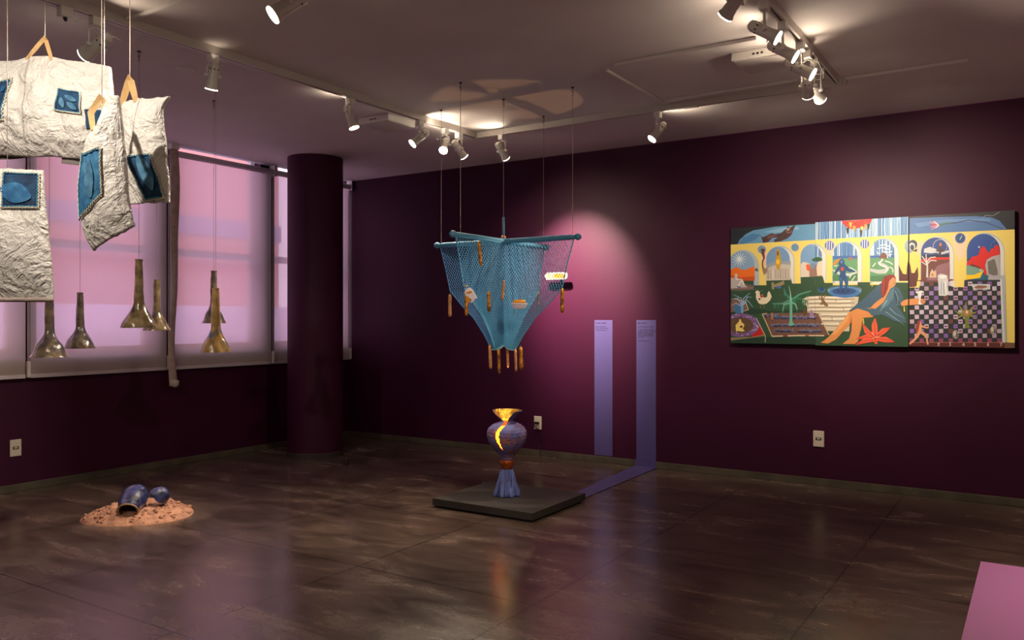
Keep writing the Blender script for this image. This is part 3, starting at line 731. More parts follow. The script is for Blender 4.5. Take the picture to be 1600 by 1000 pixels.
# left canvas ground
S(6, (104, 96, 92), 60, 455, 150, 445, 215, 456, 300, 460, 250, 470, 120, 482, 60, 478); S(7, (150, 108, 100), 60, 470, 150, 462, 230, 462, 150, 472)
S(6, (30, 60, 42), 60, 566, 180, 574, 300, 585, 512, 578, 512, 604, 245, 600, 60, 606)
S(7, (128, 92, 82), 60, 544, 92, 520, 152, 538, 168, 580, 60, 592); stroke(8, (222, 206, 176), 4, 92, 520, 150, 540, 164, 580, 120, 592)
S(9, (58, 118, 168), 88, 560, 110, 552, 140, 560, 142, 585, 132, 598, 100, 598, 88, 582)
for e in ((132, 560, 128, 520, 88, 502), (132, 560, 110, 520, 74, 526), (134, 558, 140, 520, 172, 492), (136, 556, 160, 530, 188, 566), (130, 562, 100, 545, 74, 560), (134, 555, 160, 512, 184, 516)): stroke(10, (150, 184, 222), [6, 5, 2], *e)
stroke(10, (130, 170, 214), 12, 132, 596, 132, 556)
S(7, (186, 24, 24), 180, 650, 226, 668, 246, 710, 180, 722); ell(8, (124, 92, 150), 124, 660, 98, 62, 26); ell(9, (96, 72, 56), 122, 660, 70, 42, 24); S(7, (150, 130, 90), 60, 725, 180, 722, 250, 708, 246, 716, 150, 730, 60, 740); stroke(8, (226, 214, 180), 3, 205, 622, 252, 716, 252, 750)
for k in range(70): a = k * 0.5; rr_ = 0.86 + 0.12 * math.sin(k * 3); ell(10, rp.choice(((170, 150, 206), (96, 60, 120), (200, 190, 214), (110, 80, 150))), 124 + 94 * rr_ * math.cos(a), 660 + 58 * rr_ * math.sin(a), 4, 3, 6)
S(10, (238, 214, 120), 112, 690, 100, 694, 98, 660, 116, 640, 118, 628, 126, 630, 128, 642, 144, 656, 140, 672, 134, 676, 146, 690, 130, 694); ell(11, (96, 50, 40), 128, 668, 8, 6); stroke(10, (120, 30, 40), 5, 124, 600, 126, 628)
# rooster
S(8, (226, 216, 190), 200, 486, 212, 478, 222, 486, 232, 480, 238, 500, 246, 518, 262, 512, 264, 492, 272, 482, 280, 496, 286, 512, 276, 532, 258, 548, 236, 552, 218, 546, 204, 520, 204, 496); ell(9, (40, 70, 50), 230, 494, 7, 12); ell(9, (196, 60, 40), 234, 510, 9, 7); ell(9, (60, 66, 90), 222, 524, 6, 5); stroke(9, (140, 110, 80), 3, 226, 552, 228, 572); stroke(9, (140, 110, 80), 3, 244, 550, 246, 572)
S(8, (150, 134, 100), 284, 438, 296, 436, 300, 448, 340, 432, 348, 424, 352, 446, 330, 456, 300, 462, 296, 476, 286, 470); ell(9, (60, 110, 170), 322, 462, 14, 7)
# flower bed and palm
S(8, (112, 78, 66), 236, 602, 310, 596, 512, 596, 530, 604, 588, 712, 560, 716, 288, 718)
stroke(9, (206, 180, 140), 5, 236, 602, 254, 640, 288, 718); stroke(9, (206, 180, 140), 4, 532, 604, 586, 712); stroke(9, (222, 204, 176), 6, 288, 718, 420, 714, 560, 714); stroke(9, (206, 180, 140), 4, 236, 602, 262, 598); stroke(10, (150, 40, 36), 6, 345, 716, 370, 716); stroke(10, (150, 40, 36), 6, 460, 715, 480, 715)
for v, a, b in ((612, 250, 330), (622, 300, 520), (662, 286, 535), (690, 300, 400), (692, 428, 545)):
    u = a
    while u < b:
        ell(10, rp.choice(((54, 76, 140), (40, 50, 96), (96, 110, 170), (36, 44, 70))), u, v + rp.uniform(-3, 3), 7, 5, 7, 0.5); stroke(11, (150, 164, 200), 2, u, v - 2, u + 1, v - rp.uniform(8, 16)); u += 8
S(11, (106, 176, 156), 374, 662, 380, 640, 380, 520, 394, 520, 394, 640, 406, 658, 390, 664); stroke(11, (150, 200, 180), [7, 4, 2], 386, 525, 384, 490, 376, 456)
for e, c in (((384, 530, 340, 548, 290, 548), (84, 150, 130)), ((386, 530, 430, 500, 490, 482), (84, 156, 130)), ((384, 545, 350, 552, 345, 585), (110, 170, 150)), ((390, 530, 420, 520, 470, 532, 440, 548), (40, 120, 84)), ((386, 540, 410, 550, 420, 580), (110, 170, 150)), ((382, 520, 360, 500, 350, 470), (60, 130, 120))):
    stroke(10, c, [9, 8, 5, 3][:len(e) // 2], *e)
    for k in range(len(e) // 2 - 1):
        for s_ in range(6):
            w = s_ / 6; u = e[2 * k] + (e[2 * k + 2] - e[2 * k]) * w; v = e[2 * k + 1] + (e[2 * k + 3] - e[2 * k + 1]) * w
            stroke(9, rp.choice(((34, 104, 76), (56, 130, 100), (30, 90, 70))), [5, 2], u, v, u + rp.uniform(-8, 8), v + 24)
S(11, (160, 124, 90), 284, 630, 282, 600, 292, 592, 296, 606, 294, 632); S(11, (100, 60, 50), 450, 600, 452, 576, 462, 580, 466, 606, 456, 612); S(11, (150, 120, 170), 484, 622, 486, 590, 492, 574, 500, 590, 510, 624); S(6, (28, 56, 40), 60, 735, 250, 722, 512, 724, 512, 800, 60, 800)
# stone steps
S(7, (200, 190, 168), 446, 524, 470, 512, 520, 508, 740, 512, 735, 545, 700, 580, 690, 692, 574, 690, 546, 640, 530, 600, 470, 594, 470, 560, 446, 548)
for v in (524, 544, 566, 586, 612, 636, 662):
    stroke(8, (120, 100, 76), 3, 470 if v < 600 else 540, v + 4, 560, v, 640, v + 3, 720 if v < 570 else 690, v); stroke(8, (236, 228, 210), 7, 480 if v < 600 else 545, v - 9, 600, v - 8, 700 if v < 600 else 680, v - 10)
for u, v in ((620, 530), (560, 553), (660, 575), (600, 625), (640, 650)): stroke(8, (130, 110, 86), 3, u, v - 8, u + 2, v + 10)
S(8, (120, 92, 66), 540, 500, 548, 504, 560, 530, 582, 556, 574, 564, 556, 552, 536, 556, 548, 536, 530, 514, 536, 512, 546, 522); stroke(8, (130, 100, 76), 5, 556, 526, 568, 500)
ell(8, (54, 106, 150), 547, 470, 21, 20); ell(9, (24, 60, 110), 547, 472, 13, 12)
# pond and blue figure
ell(9, (62, 116, 176), 666, 487, 84, 30, 30, 0.06); ell(10, (34, 74, 130), 664, 484, 62, 18); ell(11, (26, 54, 104), 660, 482, 36, 10)
for k in range(26): a = math.pi + k * math.pi / 25; u, v = 666 + 82 * math.cos(a), 486 + 26 * math.sin(a); stroke(10, (130, 176, 214), [3, 1], u, v + 4, u + 6 * math.cos(a), v - 12)
S(12, (28, 76, 128), 640, 348, 634, 340, 642, 318, 656, 314, 666, 326, 666, 342, 676, 350, 696, 368, 724, 378, 722, 384, 690, 382, 674, 376, 672, 396, 682, 412, 686, 440, 680, 468, 676, 488, 666, 486, 670, 450, 660, 416, 656, 450, 650, 486, 640, 484, 640, 440, 638, 404, 644, 384, 640, 372, 624, 390, 612, 400, 618, 376)
ell(13, (206, 66, 50), 655, 368, 8, 11); S(13, (50, 104, 152), 642, 410, 654, 416, 648, 450, 644, 450); S(13, (50, 104, 152), 672, 400, 680, 420, 680, 456, 676, 440); ell(13, (96, 120, 190), 651, 330, 6, 9)
# reclining woman
S(8, (28, 46, 36), 690, 585, 740, 555, 700, 600); S(9, (62, 92, 116), 690, 584, 740, 545, 790, 500, 830, 462, 856, 440, 870, 470, 900, 480, 870, 530, 820, 590, 760, 575)
S(10, (216, 142, 80), 540, 752, 560, 740, 590, 715, 630, 668, 662, 630, 690, 592, 730, 574, 760, 570, 800, 570, 830, 600, 812, 618, 762, 622, 752, 680, 742, 715, 736, 745, 720, 758, 655, 758, 690, 730, 702, 690, 705, 640, 690, 660, 660, 690, 640, 715, 620, 735, 580, 756)
S(11, (190, 112, 58), 700, 592, 706, 640, 690, 662, 700, 612); S(11, (228, 160, 98), 590, 715, 640, 660, 690, 600, 680, 640, 630, 700)
S(10, (222, 146, 84), 800, 570, 830, 540, 868, 512, 880, 470, 900, 450, 925, 452, 915, 480, 880, 530, 830, 576)
S(11, (66, 98, 118), 760, 566, 820, 580, 870, 540, 905, 470, 930, 456, 952, 470, 970, 510, 976, 540, 960, 560, 940, 556, 975, 610, 990, 650, 930, 640, 860, 606, 810, 612, 790, 590, 730, 572)
S(12, (84, 124, 146), 905, 480, 925, 462, 920, 520, 890, 560, 850, 580); S(12, (50, 78, 100), 930, 470, 946, 500, 950, 545, 935, 550, 925, 500)
for e in ((930, 480, 945, 520, 940, 556), (890, 530, 870, 560, 850, 590), (900, 570, 930, 600, 985, 625), (880, 590, 930, 625, 980, 660), (860, 560, 880, 540, 890, 515)): stroke(13, (140, 176, 190), [3, 3, 1], *e)
S(12, (142, 50, 44), 856, 490, 858, 440, 872, 408, 900, 396, 925, 400, 936, 420, 918, 412, 900, 430, 892, 470, 880, 500, 866, 520); S(12, (206, 150, 104), 900, 428, 918, 410, 934, 420, 934, 446, 922, 460, 902, 462, 894, 452); stroke(13, (176, 76, 64), 4, 872, 420, 868, 470, 866, 505); stroke(13, (110, 34, 34), 3, 884, 410, 878, 460, 872, 500); stroke(13, (150, 90, 70), 3, 920, 440, 930, 442)
S(11, (222, 148, 90), 958, 545, 976, 530, 1003, 524, 1050, 520, 1080, 524, 1086, 544, 1060, 552, 1000, 556, 964, 560)
# lily
for e, w in (((826, 720, 822, 660, 824, 622), [28, 30, 3]), ((826, 724, 870, 690, 905, 672), [18, 30, 3]), ((826, 726, 780, 690, 760, 652), [18, 26, 3]), ((826, 730, 880, 735, 928, 748), [18, 30, 3]), ((822, 730, 780, 720, 728, 730), [18, 26, 3]), ((822, 736, 770, 742, 724, 762), [18, 24, 3]), ((826, 736, 832, 760), [22, 10])):
    stroke(12, (238, 98, 66), w, *e); stroke(13, (196, 50, 40), 3, *e)
for k in range(9): stroke(14, rp.choice(((248, 190, 150), (130, 30, 30), (250, 150, 90))), 3, 824, 724, 824 + rp.uniform(-26, 26), 724 - rp.uniform(-10, 32))
for u, v in ((808, 445), (976, 575), (764, 640)): stroke(12, (222, 206, 90), 5, u, v - 14, u + 2, v + 14)
# brown flames between the canvases
S(8, (94, 46, 44), 950, 432, 948, 345, 958, 368, 970, 392, 988, 396, 992, 350, 1000, 320, 1008, 350, 1014, 388, 1030, 388, 1046, 356, 1050, 400, 1044, 440, 1040, 462, 1003, 466, 1003, 438)
S(9, DG, 930, 438, 1003, 436, 1003, 480, 930, 480); S(9, (238, 226, 150), 945, 430, 1003, 430, 1003, 438, 945, 438)
# chessboard
S(5, (34, 40, 40), 1003, 426, 1484, 424, 1486, 752, 1003, 752); S(6, (118, 66, 70), 1060, 424, 1230, 420, 1230, 436, 1060, 436)
LIL = ((176, 156, 184), (150, 118, 190), (186, 166, 190), (126, 96, 176), (196, 180, 206), (170, 140, 170), (200, 190, 220))
nc, nr = 19, 13
for i in range(nc):
    for j in range(nr):
        if (i + j) % 2: continue
        cw = 480.0 / nc; rh = 320.0 / nr; u = 1004 + i * cw; v = 432 + j * rh
        c = rp.choice(LIL) if j < nr - 1 else (140, 68, 106)
        if rp.random() < 0.06: c = (110, 60, 66)
        S(7, c, u + 1, v + 2, u + cw - 2, v + 1, u + cw - 1, v + rh - 2, u + 2, v + rh - 1)
        if rp.random() < 0.18: ell(8, (124, 40, 96), u + cw / 2, v + rh / 2, 9, 4, 10)
S(9, YEL, 1240, 424, 1290, 424, 1288, 462, 1240, 462); S(9, (222, 218, 212), 1214, 430, 1240, 426, 1240, 462, 1222, 458)
S(9, (170, 184, 192), 1476, 400, 1502, 400, 1510, 752, 1486, 752); S(10, (222, 220, 216), 1476, 420, 1484, 420, 1500, 752, 1492, 752); S(9, YEL, 1003, 430, 1060, 430, 1056, 464, 1040, 462, 1003, 466); S(10, (94, 46, 44), 1003, 400, 1046, 400, 1040, 458, 1003, 464)
# board pieces
S(10, (206, 208, 212), 1150, 400, 1166, 392, 1186, 396, 1200, 400, 1206, 430, 1204, 470, 1212, 500, 1190, 508, 1156, 506, 1154, 450); stroke(11, (150, 170, 196), 5, 1170, 430, 1168, 500); stroke(11, (240, 240, 240), 5, 1190, 430, 1196, 500); stroke(11, (130, 150, 176), 4, 1180, 440, 1184, 500); ell(11, (236, 236, 236), 1178, 408, 18, 9)
S(10, (200, 206, 210), 1322, 446, 1424, 446, 1424, 474, 1340, 474); S(11, (140, 100, 84), 1340, 462, 1360, 452, 1400, 454, 1412, 462, 1380, 470, 1350, 470)
S(12, (230, 228, 230), 1046, 500, 1052, 482, 1064, 480, 1068, 500, 1062, 520, 1066, 552, 1050, 552, 1054, 520); ell(13, (230, 230, 234), 1066, 486, 8, 6); ell(13, (230, 230, 234), 1044, 488, 8, 6); ell(13, (206, 132, 84), 1074, 536, 14, 11)
S(10, (114, 128, 64), 1290, 676, 1294, 640, 1286, 612, 1270, 600, 1290, 580, 1320, 580, 1330, 600, 1316, 620, 1310, 650, 1322, 676)
for e in ((1300, 590, 1296, 560, 1300, 536), (1285, 590, 1270, 570, 1262, 556), (1316, 588, 1330, 570, 1345, 556), (1280, 600, 1255, 596, 1236, 580), (1320, 600, 1340, 596, 1358, 590), (1280, 608, 1262, 616, 1250, 634), (1322, 608, 1340, 618, 1352, 630)): stroke(10, (146, 142, 72), [10, 8, 2], *e)
ell(11, (168, 130, 60), 1302, 596, 20, 17); ell(12, (226, 190, 196), 1303, 592, 7, 9)
for u, v in ((1244, 708), (1440, 686)): ell(10, (150, 142, 132), u, v, 17, 24, 18, 0.12); ell(11, (206, 200, 188), u - 5, v - 4, 7, 12); ell(11, (96, 96, 96), u + 8, v + 4, 6, 12)
stroke(10, (196, 196, 200), 4, 1296, 704, 1300, 720)
S(11, (222, 160, 120), 1050, 640, 1064, 642, 1068, 660, 1100, 672, 1098, 678, 1068, 672, 1068, 690, 1092, 704, 1098, 726, 1104, 760, 1096, 762, 1088, 722, 1062, 704, 1048, 726, 1020, 752, 1004, 762, 1003, 752, 1030, 728, 1046, 690); S(12, (150, 56, 46), 1046, 636, 1062, 634, 1056, 660, 1050, 690, 1038, 712, 1036, 680)
S(9, (88, 34, 36), 1003, 750, 1510, 750, 1560, 752, 1560, 800, 1003, 800); S(10, (112, 80, 60), 1500, 752, 1560, 752, 1560, 800, 1500, 800); stroke(11, (206, 120, 90), 2, 1003, 750, 1500, 750)
GL = {2: ((-5, -5, 0, -8, 5, -4, -5, 7, 6, 7),), 3: ((-4, -8, 5, -7, -1, -1, 5, 4, -4, 8),), 4: ((3, 9, 3, -9, -6, 3, 7, 3),), 5: ((5, -8, -4, -8, -4, -1, 4, 0, 3, 7, -5, 7),), 6: ((4, -9, -3, -2, -4, 5, 2, 8, 5, 3, -3, 1),), 7: ((-6, -7, 6, -7, -2, 9),)}
for n, u in ((2, 1155), (3, 1215), (4, 1284), (5, 1346), (6, 1413), (7, 1480)):
    for g in GL[n]: stroke(12, (236, 226, 200), 3, *[g[i] + (u if i % 2 == 0 else 760) for i in range(len(g))])

PANELS = [(60, 512, -1.980, -1.3635, 1.017, 1.889, 0.042, 'painted canvas with a white rooster, a palm and a flower bed'),
          (512, 1003, -1.3625, -0.7585, 1.011, 1.894, 0.046, 'painted canvas of a reclining woman in blue with an orange lily'),
          (1003, 1570, -0.7575, -0.1435, 1.015, 1.894, 0.042, 'painted canvas with the violet chessboard floor and red mountains')]
for (u0, u1, x0, x1, z0, z1, dep, lab) in PANELS:
    t = thing('painting', ((x0 + x1) / 2, YW - 0.02, z0), lab, 'painting', 'three joined canvases of one painting')
    MB().box((x0, YW - dep, z0), (x1, YW - 0.006, z1)).build('stretched_canvas', mat('dark_canvas_edge', (22, 26, 26), 0.7), t)
    cols, m, order = [], MB(), 0
    for lv, c, poly in sorted(SHAPES, key=lambda q: q[0]):
        p = poly
        if u0 > 100: p = clip(p, u0, False) if p else p
        if u1 < 1500 and p: p = clip(p, u1, True)
        if len(p) < 3: continue
        q = [canvas_pt(*a) for a in p]
        q = [(min(max(a, x0), x1), min(max(b, z0), z1)) for a, b in q]
        ar = sum(q[i - 1][0] * q[i][1] - q[i][0] * q[i - 1][1] for i in range(len(q)))
        if abs(ar) < 1e-7: continue
        if ar < 0: q = q[::-1]
        if c not in cols: cols.append(c)
        order += 1
        y = YW - dep - 0.0004 - order * 1.5e-5
        m.add([(a, y, b) for a, b in q], [tuple(range(len(q)))], cols.index(c))
    m.build('painted_scene', [mat('oil_%d_%d_%d' % c, c, 0.5, bump=0.15, bscale=120) for c in cols], t)

# ------------------------------------------------------------------ blue net sculpture
NC = Vector((-2.905, 4.39, 1.70))
t = thing('net_sculpture', NC, 'blue knotted net hung from a crossed bar, dangling gold sticks above the vase', 'hanging sculpture')
M_bar = mat('wrapped_bar', (80, 140, 172), 0.7, bump=0.5, bscale=150, stretch=(1, 1, 1))
M_net = mat('blue_cord', (92, 168, 208), 0.7)
M_net2 = mat('dark_blue_cord', (84, 148, 200), 0.7)
RA = 0.54
for d in (Vector((1, 0, 0)), Vector((0, 1, 0))):
    pts = [NC + d * RA * k / 10 for k in range(-10, 11)]
    MB().tube(pts, [0.010] + [0.016] * 19 + [0.010], 14).build('cross_bar', M_bar, t, smooth=True)
    for k in (-1, 1):
        MB().lathe([(0.0, -0.022), (0.014, -0.018), (0.021, -0.004), (0.021, 0.006), (0.013, 0.020), (0, 0.024)], NC + d * RA * k, d, 14).build('bar_knob', M_bar, t, smooth=True)
MB().tube([NC, NC + Vector((0, 0, 0.155))], 0.0075, 10).build('centre_rod', M_bar, t, smooth=True)
MB().lathe([(0.0, 0.012), (0.012, 0.018), (0.016, 0.026), (0.012, 0.034), (0, 0.040)], NC, n=14).build('copper_bead', mat('copper', (206, 116, 76), 0.35, 0.7), t, smooth=True)
M_knot = MB().lathe([(0.0, -0.028), (0.024, -0.016), (0.026, 0.010), (0.012, 0.022), (0, 0.024)], NC, n=16).build('centre_knot', M_bar, t, smooth=True)
HOOKS = [NC + Vector((0.505, 0.0, 0)), NC + Vector((-0.505, 0.0, 0)), NC + Vector((-0.01, -0.45, 0)), NC + Vector((-0.01, 0.55 - 0.03, 0)), NC + Vector((0, 0, 0.155))]
for h in HOOKS:
    MB().tube([h, (h.x, h.y, HT - 0.055)], 0.0014, 5).build('suspension_wire', M_wire, t)
def outer(v):
    pts = [(0.0, 0.95, 0.0), (0.20, 0.865, 0.15), (0.40, 0.80, 0.30), (0.55, 0.62, 0.395), (0.70, 0.44, 0.48), (0.85, 0.28, 0.59), (1.0, 0.17, 0.685)]
    for (a, r0, z0), (b, r1, z1) in zip(pts, pts[1:]):
        if v <= b:
            k = (v - a) / (b - a); return r0 + (r1 - r0) * k, z0 + (z1 - z0) * k
    return pts[-1][1:]
def panel(d, nu, nv, amp, seed, m):
    side = Vector((-d.y, d.x, 0))
    def at(u, v):
        u = max(0.0, min(1.0, u))
        r_, z_ = outer(v)
        zi = 0.655 * v
        rr_ = r_ * RA * u
        zz = zi + (z_ - zi) * (u ** 1.15)
        zz += 0.012 * math.sin(math.pi * u) * v
        off = amp * math.sin(math.pi * u) * math.sin(v * 3.0 + seed) + 0.004 * noise.noise(Vector((u * 5, v * 6, seed)))
        return NC + d * rr_ + side * off + Vector((0, 0, -0.012 - zz))
    w = MB()
    cw = 0.00165
    for s0 in range(-2 * nv, 2 * nu + 1, 2):
        for sgn in (1, -1):
            pts = []
            for j in range(nv + 1):
                i = s0 + j if sgn == 1 else (2 * nu - s0) - j
                if sgn == 1 and s0 % 2: continue
                u = i / (2.0 * nu)
                if -1e-6 <= u <= 1 + 1e-6:
                    p = at(u, j / nv)
                    pts.append(p + side * 0.0014 * (1 if (i + j) % 2 else -1) * sgn)
                elif pts:
                    break
            if len(pts) > 1:
                w.tube(pts, cw, 4, cap=False)
    w.tube([at(1, k / 40) for k in range(41)], 0.0036, 6)
    w.tube([at(k / 20, 1) for k in range(21)], 0.0036, 6)
    w.tube([at(k / 24, 0) for k in range(25)], 0.004, 6)
    return w.build('net_panel', m, t, smooth=True)
panel(Vector((1, 0, 0)), 22, 50, 0.020, 0.4, M_net)
panel(Vector((-1, 0, 0)), 22, 50, 0.020, 1.3, M_net2)
panel(Vector((0, -1, 0)), 22, 50, 0.030, 2.2, M_net)
panel(Vector((0, 1, 0)), 22, 50, 0.030, 3.1, M_net)
# gold sticks
M_gold = mat('gold_stick', (222, 150, 44), 0.4, 0.45, bump=0.8, bscale=90, var=0.5, vscale=40, rgb2=(120, 74, 24))
M_wood = mat('copper_stick', (214, 150, 92), 0.5, 0.2, bump=0.6, bscale=90, var=0.3, vscale=40)
def stick(top, length, r_, m, tilt=(0, 0)):
    a = Vector(top); b = a + Vector((tilt[0], tilt[1], -length)); rnd = random.Random(int(a.x * 977 + a.z * 91))
    n = 10
    pts = [a.lerp(b, k / n) for k in range(n + 1)]
    rs = [r_ * (0.55 if k in (0, n) else 0.92 + 0.16 * rnd.random()) for k in range(n + 1)]
    s = MB().tube(pts, rs, 9).build('gold_stick', m, t, smooth=True)
    MB().tube([a + Vector((0, 0, 0.012)), a + Vector((0, 0, -0.004))], 0.0018, 5).build('tie', M_net, s)
stick((-2.473, 4.39, 1.388), 0.150, 0.0115, M_gold)
stick((-3.337, 4.39, 1.365), 0.150, 0.0115, M_wood)
stick((-2.885, 3.955, 1.37), 0.150, 0.0105, M_gold, (0.004, 0))
stick((-2.905, 4.822, 1.388), 0.150, 0.0105, M_gold)
stick((-2.800, 3.966, 1.660), 0.145, 0.0105, M_gold, (0.016, 0.0))
stick((-2.776, 4.20, 1.440), 0.125, 0.0085, M_wood, (-0.012, 0))
stick((-2.805, 4.075, 1.368), 0.125, 0.0105, M_gold, (0.004, 0))
for x, y, z, l, r_, m in ((-2.945, 4.293, 1.035, 0.150, 0.0105, M_wood), (-2.868, 4.278, 1.012, 0.155, 0.0095, M_gold), (-2.93, 4.472, 1.022, 0.138, 0.0085, M_wood), (-2.807, 4.377, 1.010, 0.142, 0.0085, M_wood), (-2.800, 4.43, 1.022, 0.147, 0.0125, M_gold)):
    stick((x, y, z), l, r_, m, (0.006, 0))
# ceramic ornaments on the net
o = Vector((-2.866, 3.968, 1.345))
f = Vector((0.55, -0.83, 0)); s = Vector((0.84, 0.543, 0)); U = Vector((0, 0, 1))
M_pearl = mat('pearl_glaze', (226, 212, 222), 0.25, coat=0.5)
m = MB()
def slab(pts, thick, org, mb):
    n = len(pts); a = [org + s * x + U * z + f * thick / 2 for x, z in pts]; b = [p - f * thick for p in a]
    mb.add(a + b, [tuple(reversed(range(n))), tuple(range(n, 2 * n))] + [(k, (k + 1) % n, n + (k + 1) % n, n + k) for k in range(n)])
slab([(-0.034, 0.016), (-0.02, 0.034), (0.0, 0.044), (0.02, 0.026), (0.034, 0.0), (0.046, -0.022), (0.03, -0.026), (0.018, -0.046), (0.004, -0.05), (0.01, -0.03), (-0.004, -0.02), (-0.026, -0.006)], 0.010, o + f * 0.012, m)
orn = m.build('ceramic_ornament', M_pearl, t, bevel=0.003)
m = MB(); slab([(-0.024, 0.060), (-0.014, 0.060), (-0.013, 0.046), (-0.024, 0.046)], 0.012, o + f * 0.014, m); slab([(-0.030, -0.03), (-0.01, -0.005), (0.0, -0.03), (0.012, -0.05), (-0.02, -0.036)], 0.008, o + f * 0.02, m)
slab([(-0.022, 0.018), (0.012, 0.022), (0.014, 0.012), (-0.02, 0.008)], 0.006, o + f * 0.02, m)
m.build('gold_detail', MATS['gold_leaf'], orn)
o = Vector((-2.700, 4.255, 1.290))
m = MB()
def bowl(u, v):
    x = (u - 0.5) * 2; w = 0.052 - 0.020 * v
    return o + s * x * w + U * (0.008 - 0.036 * v) + f * (0.012 + 0.022 * (1 - x * x) * (1 - 0.5 * v) + 0.0016 * math.cos(u * 70))
m.grid(bowl, 60, 6)
orn = m.build('ceramic_fan', M_pearl, t, smooth=True, solid=0.004)
m = MB()
for k in range(7):
    x = (k - 3) * 0.0105
    m.lathe([(0.0, -0.016), (0.007, -0.012), (0.0085, 0.004), (0.006, 0.016 - abs(k - 3) * 0.002), (0, 0.019 - abs(k - 3) * 0.002)], o + s * x + U * 0.014 + f * 0.012, n=8)
m.build('gold_petals', MATS['gold_leaf'], orn, smooth=True)

# ceiling hooks
def hook(x, y, label):
    m = MB().lathe([(0.0, -0.006), (0.010, -0.006), (0.010, 0)], (x, y, HT), n=10)
    m.tube([(x, y, HT), (x, y, HT - 0.018)], 0.0022, 5)
    m.tube([(x + 0.007 * math.cos(a * 0.6), y, HT - 0.026 + 0.008 * math.sin(a * 0.6)) for a in range(11)], 0.0018, 5, closed=True)
    m.tube([(x, y, HT - 0.032), (x + 0.006, y, HT - 0.042), (x, y, HT - 0.052), (x - 0.005, y, HT - 0.046)], 0.0018, 5)
    tag(m.build('ceiling_hook', mat('dark_steel', (70, 60, 56), 0.4, 0.7), smooth=True), label, 'hook', 'small steel ceiling hooks')
for h, lab in zip(HOOKS, ('over the end of the net bar towards the painting', 'over the end of the net bar towards the windows', 'over the end of the net bar nearest the viewer', 'over the end of the net bar by the wall', 'over the centre rod of the net')):
    hook(h.x, h.y, 'small steel ceiling hook ' + lab)

# ------------------------------------------------------------------ glowing vase
VX, VY, Z0 = -2.912, 4.44, 0.057
M_vase = mat('blue_clay', (92, 98, 158), 0.75, bump=0.9, bscale=55, var=0.5, vscale=16, rgb2=(84, 66, 108))
def flecks(m):
    nt = m.node_tree; b = nt.nodes['Principled BSDF']; src = b.inputs['Base Color'].links[0].from_socket
    tc = nt.nodes.new('ShaderNodeTexCoord')
    n1 = nt.nodes.new('ShaderNodeTexNoise'); n1.inputs['Scale'].default_value = 110; n1.inputs['Detail'].default_value = 3
    n2 = nt.nodes.new('ShaderNodeTexNoise'); n2.inputs['Scale'].default_value = 9
    for n in (n1, n2): nt.links.new(tc.outputs['Object'], n.inputs['Vector'])
    mu = nt.nodes.new('ShaderNodeMath'); mu.operation = 'MULTIPLY'; nt.links.new(n1.outputs['Fac'], mu.inputs[0]); nt.links.new(n2.outputs['Fac'], mu.inputs[1])
    cr = nt.nodes.new('ShaderNodeValToRGB'); cr.color_ramp.elements[0].position = 0.27; cr.color_ramp.elements[1].position = 0.36
    nt.links.new(mu.outputs[0], cr.inputs[0])
    mx = nt.nodes.new('ShaderNodeMixRGB'); mx.inputs[2].default_value = (*s2l((176, 104, 78)), 1)
    nt.links.new(cr.outputs[0], mx.inputs[0]); nt.links.new(src, mx.inputs[1]); nt.links.new(mx.outputs[0], b.inputs['Base Color'])
flecks(M_vase)
M_copper = mat('copper_lustre', (196, 96, 34), 0.35, 0.6, bump=0.9, bscale=70, var=0.4, vscale=30)
M_goldin = mat('crinkled_gold', (240, 186, 70), 0.25, 0.9, bump=1.0, bscale=70, var=0.4, vscale=45, rgb2=(150, 110, 40))
M_glowin = mat('amber_lining', (236, 130, 40), 0.5)
M_bulb = mat('amber_lamp', (255, 170, 60), 0.4, emit=(1.0, 0.33, 0.02), estr=3.2)
t = thing('glowing_vase', (VX, VY, Z0), 'blue clay vase with a glowing slit and gold mouth, on the black plinth', 'vase')
MB().lathe([(0, 0), (0.079, 0), (0.082, 0.008), (0.074, 0.03), (0.062, 0.07), (0.050, 0.11), (0.040, 0.15), (0.034, 0.172), (0, 0.172)], (VX, VY, Z0), n=72,
           wob=lambda a, h: 1 + (0.16 - 0.3 * h) * math.sin(a * 8 + h * 22) + 0.05 * math.sin(a * 17 - h * 18)).build('draped_foot', mat('foot_clay', (98, 110, 176), 0.6, bump=0.6, bscale=40, var=0.3, vscale=14), t, smooth=True)
fl = MB(); rnd = random.Random(3)
for k in range(16):
    a = k * 2 * math.pi / 16 + rnd.uniform(-.1, .1); tw = rnd.uniform(-0.8, 0.8)
    fl.tube([(VX + r_ * math.cos(a + tw * (h - .08) * 6), VY + r_ * math.sin(a + tw * (h - .08) * 6), Z0 + h) for r_, h in ((0.034, 0.168), (0.042, 0.14), (0.054, 0.10), (0.066, 0.06), (0.077, 0.02), (0.082, 0.004))], [0.005, 0.007, 0.006, 0.007, 0.006, 0.004], 7)
fl.build('drips', MATS['foot_clay'], t, smooth=True)
MB().lathe([(0, 0.168), (0.030, 0.168), (0.038, 0.185), (0.046, 0.21), (0.050, 0.232), (0.046, 0.232), (0.03, 0.215), (0, 0.21)], (VX, VY, Z0), n=48).build('copper_cup', M_copper, t, smooth=True)
BP = [(0.034, 0.222), (0.043, 0.232), (0.047, 0.250), (0.055, 0.268), (0.078, 0.292), (0.102, 0.320), (0.119, 0.350), (0.127, 0.376), (0.130, 0.398), (0.127, 0.420), (0.116, 0.440), (0.096, 0.458), (0.070, 0.470), (0.048, 0.478), (0.036, 0.486)]
def dense(p, k=4):
    out = []
    for (r0, h0), (r1, h1) in zip(p, p[1:]):
        out += [(r0 + (r1 - r0) * i / k, h0 + (h1 - h0) * i / k) for i in range(k)]
    return out + [p[-1]]
BD = dense(BP)
NS = 160
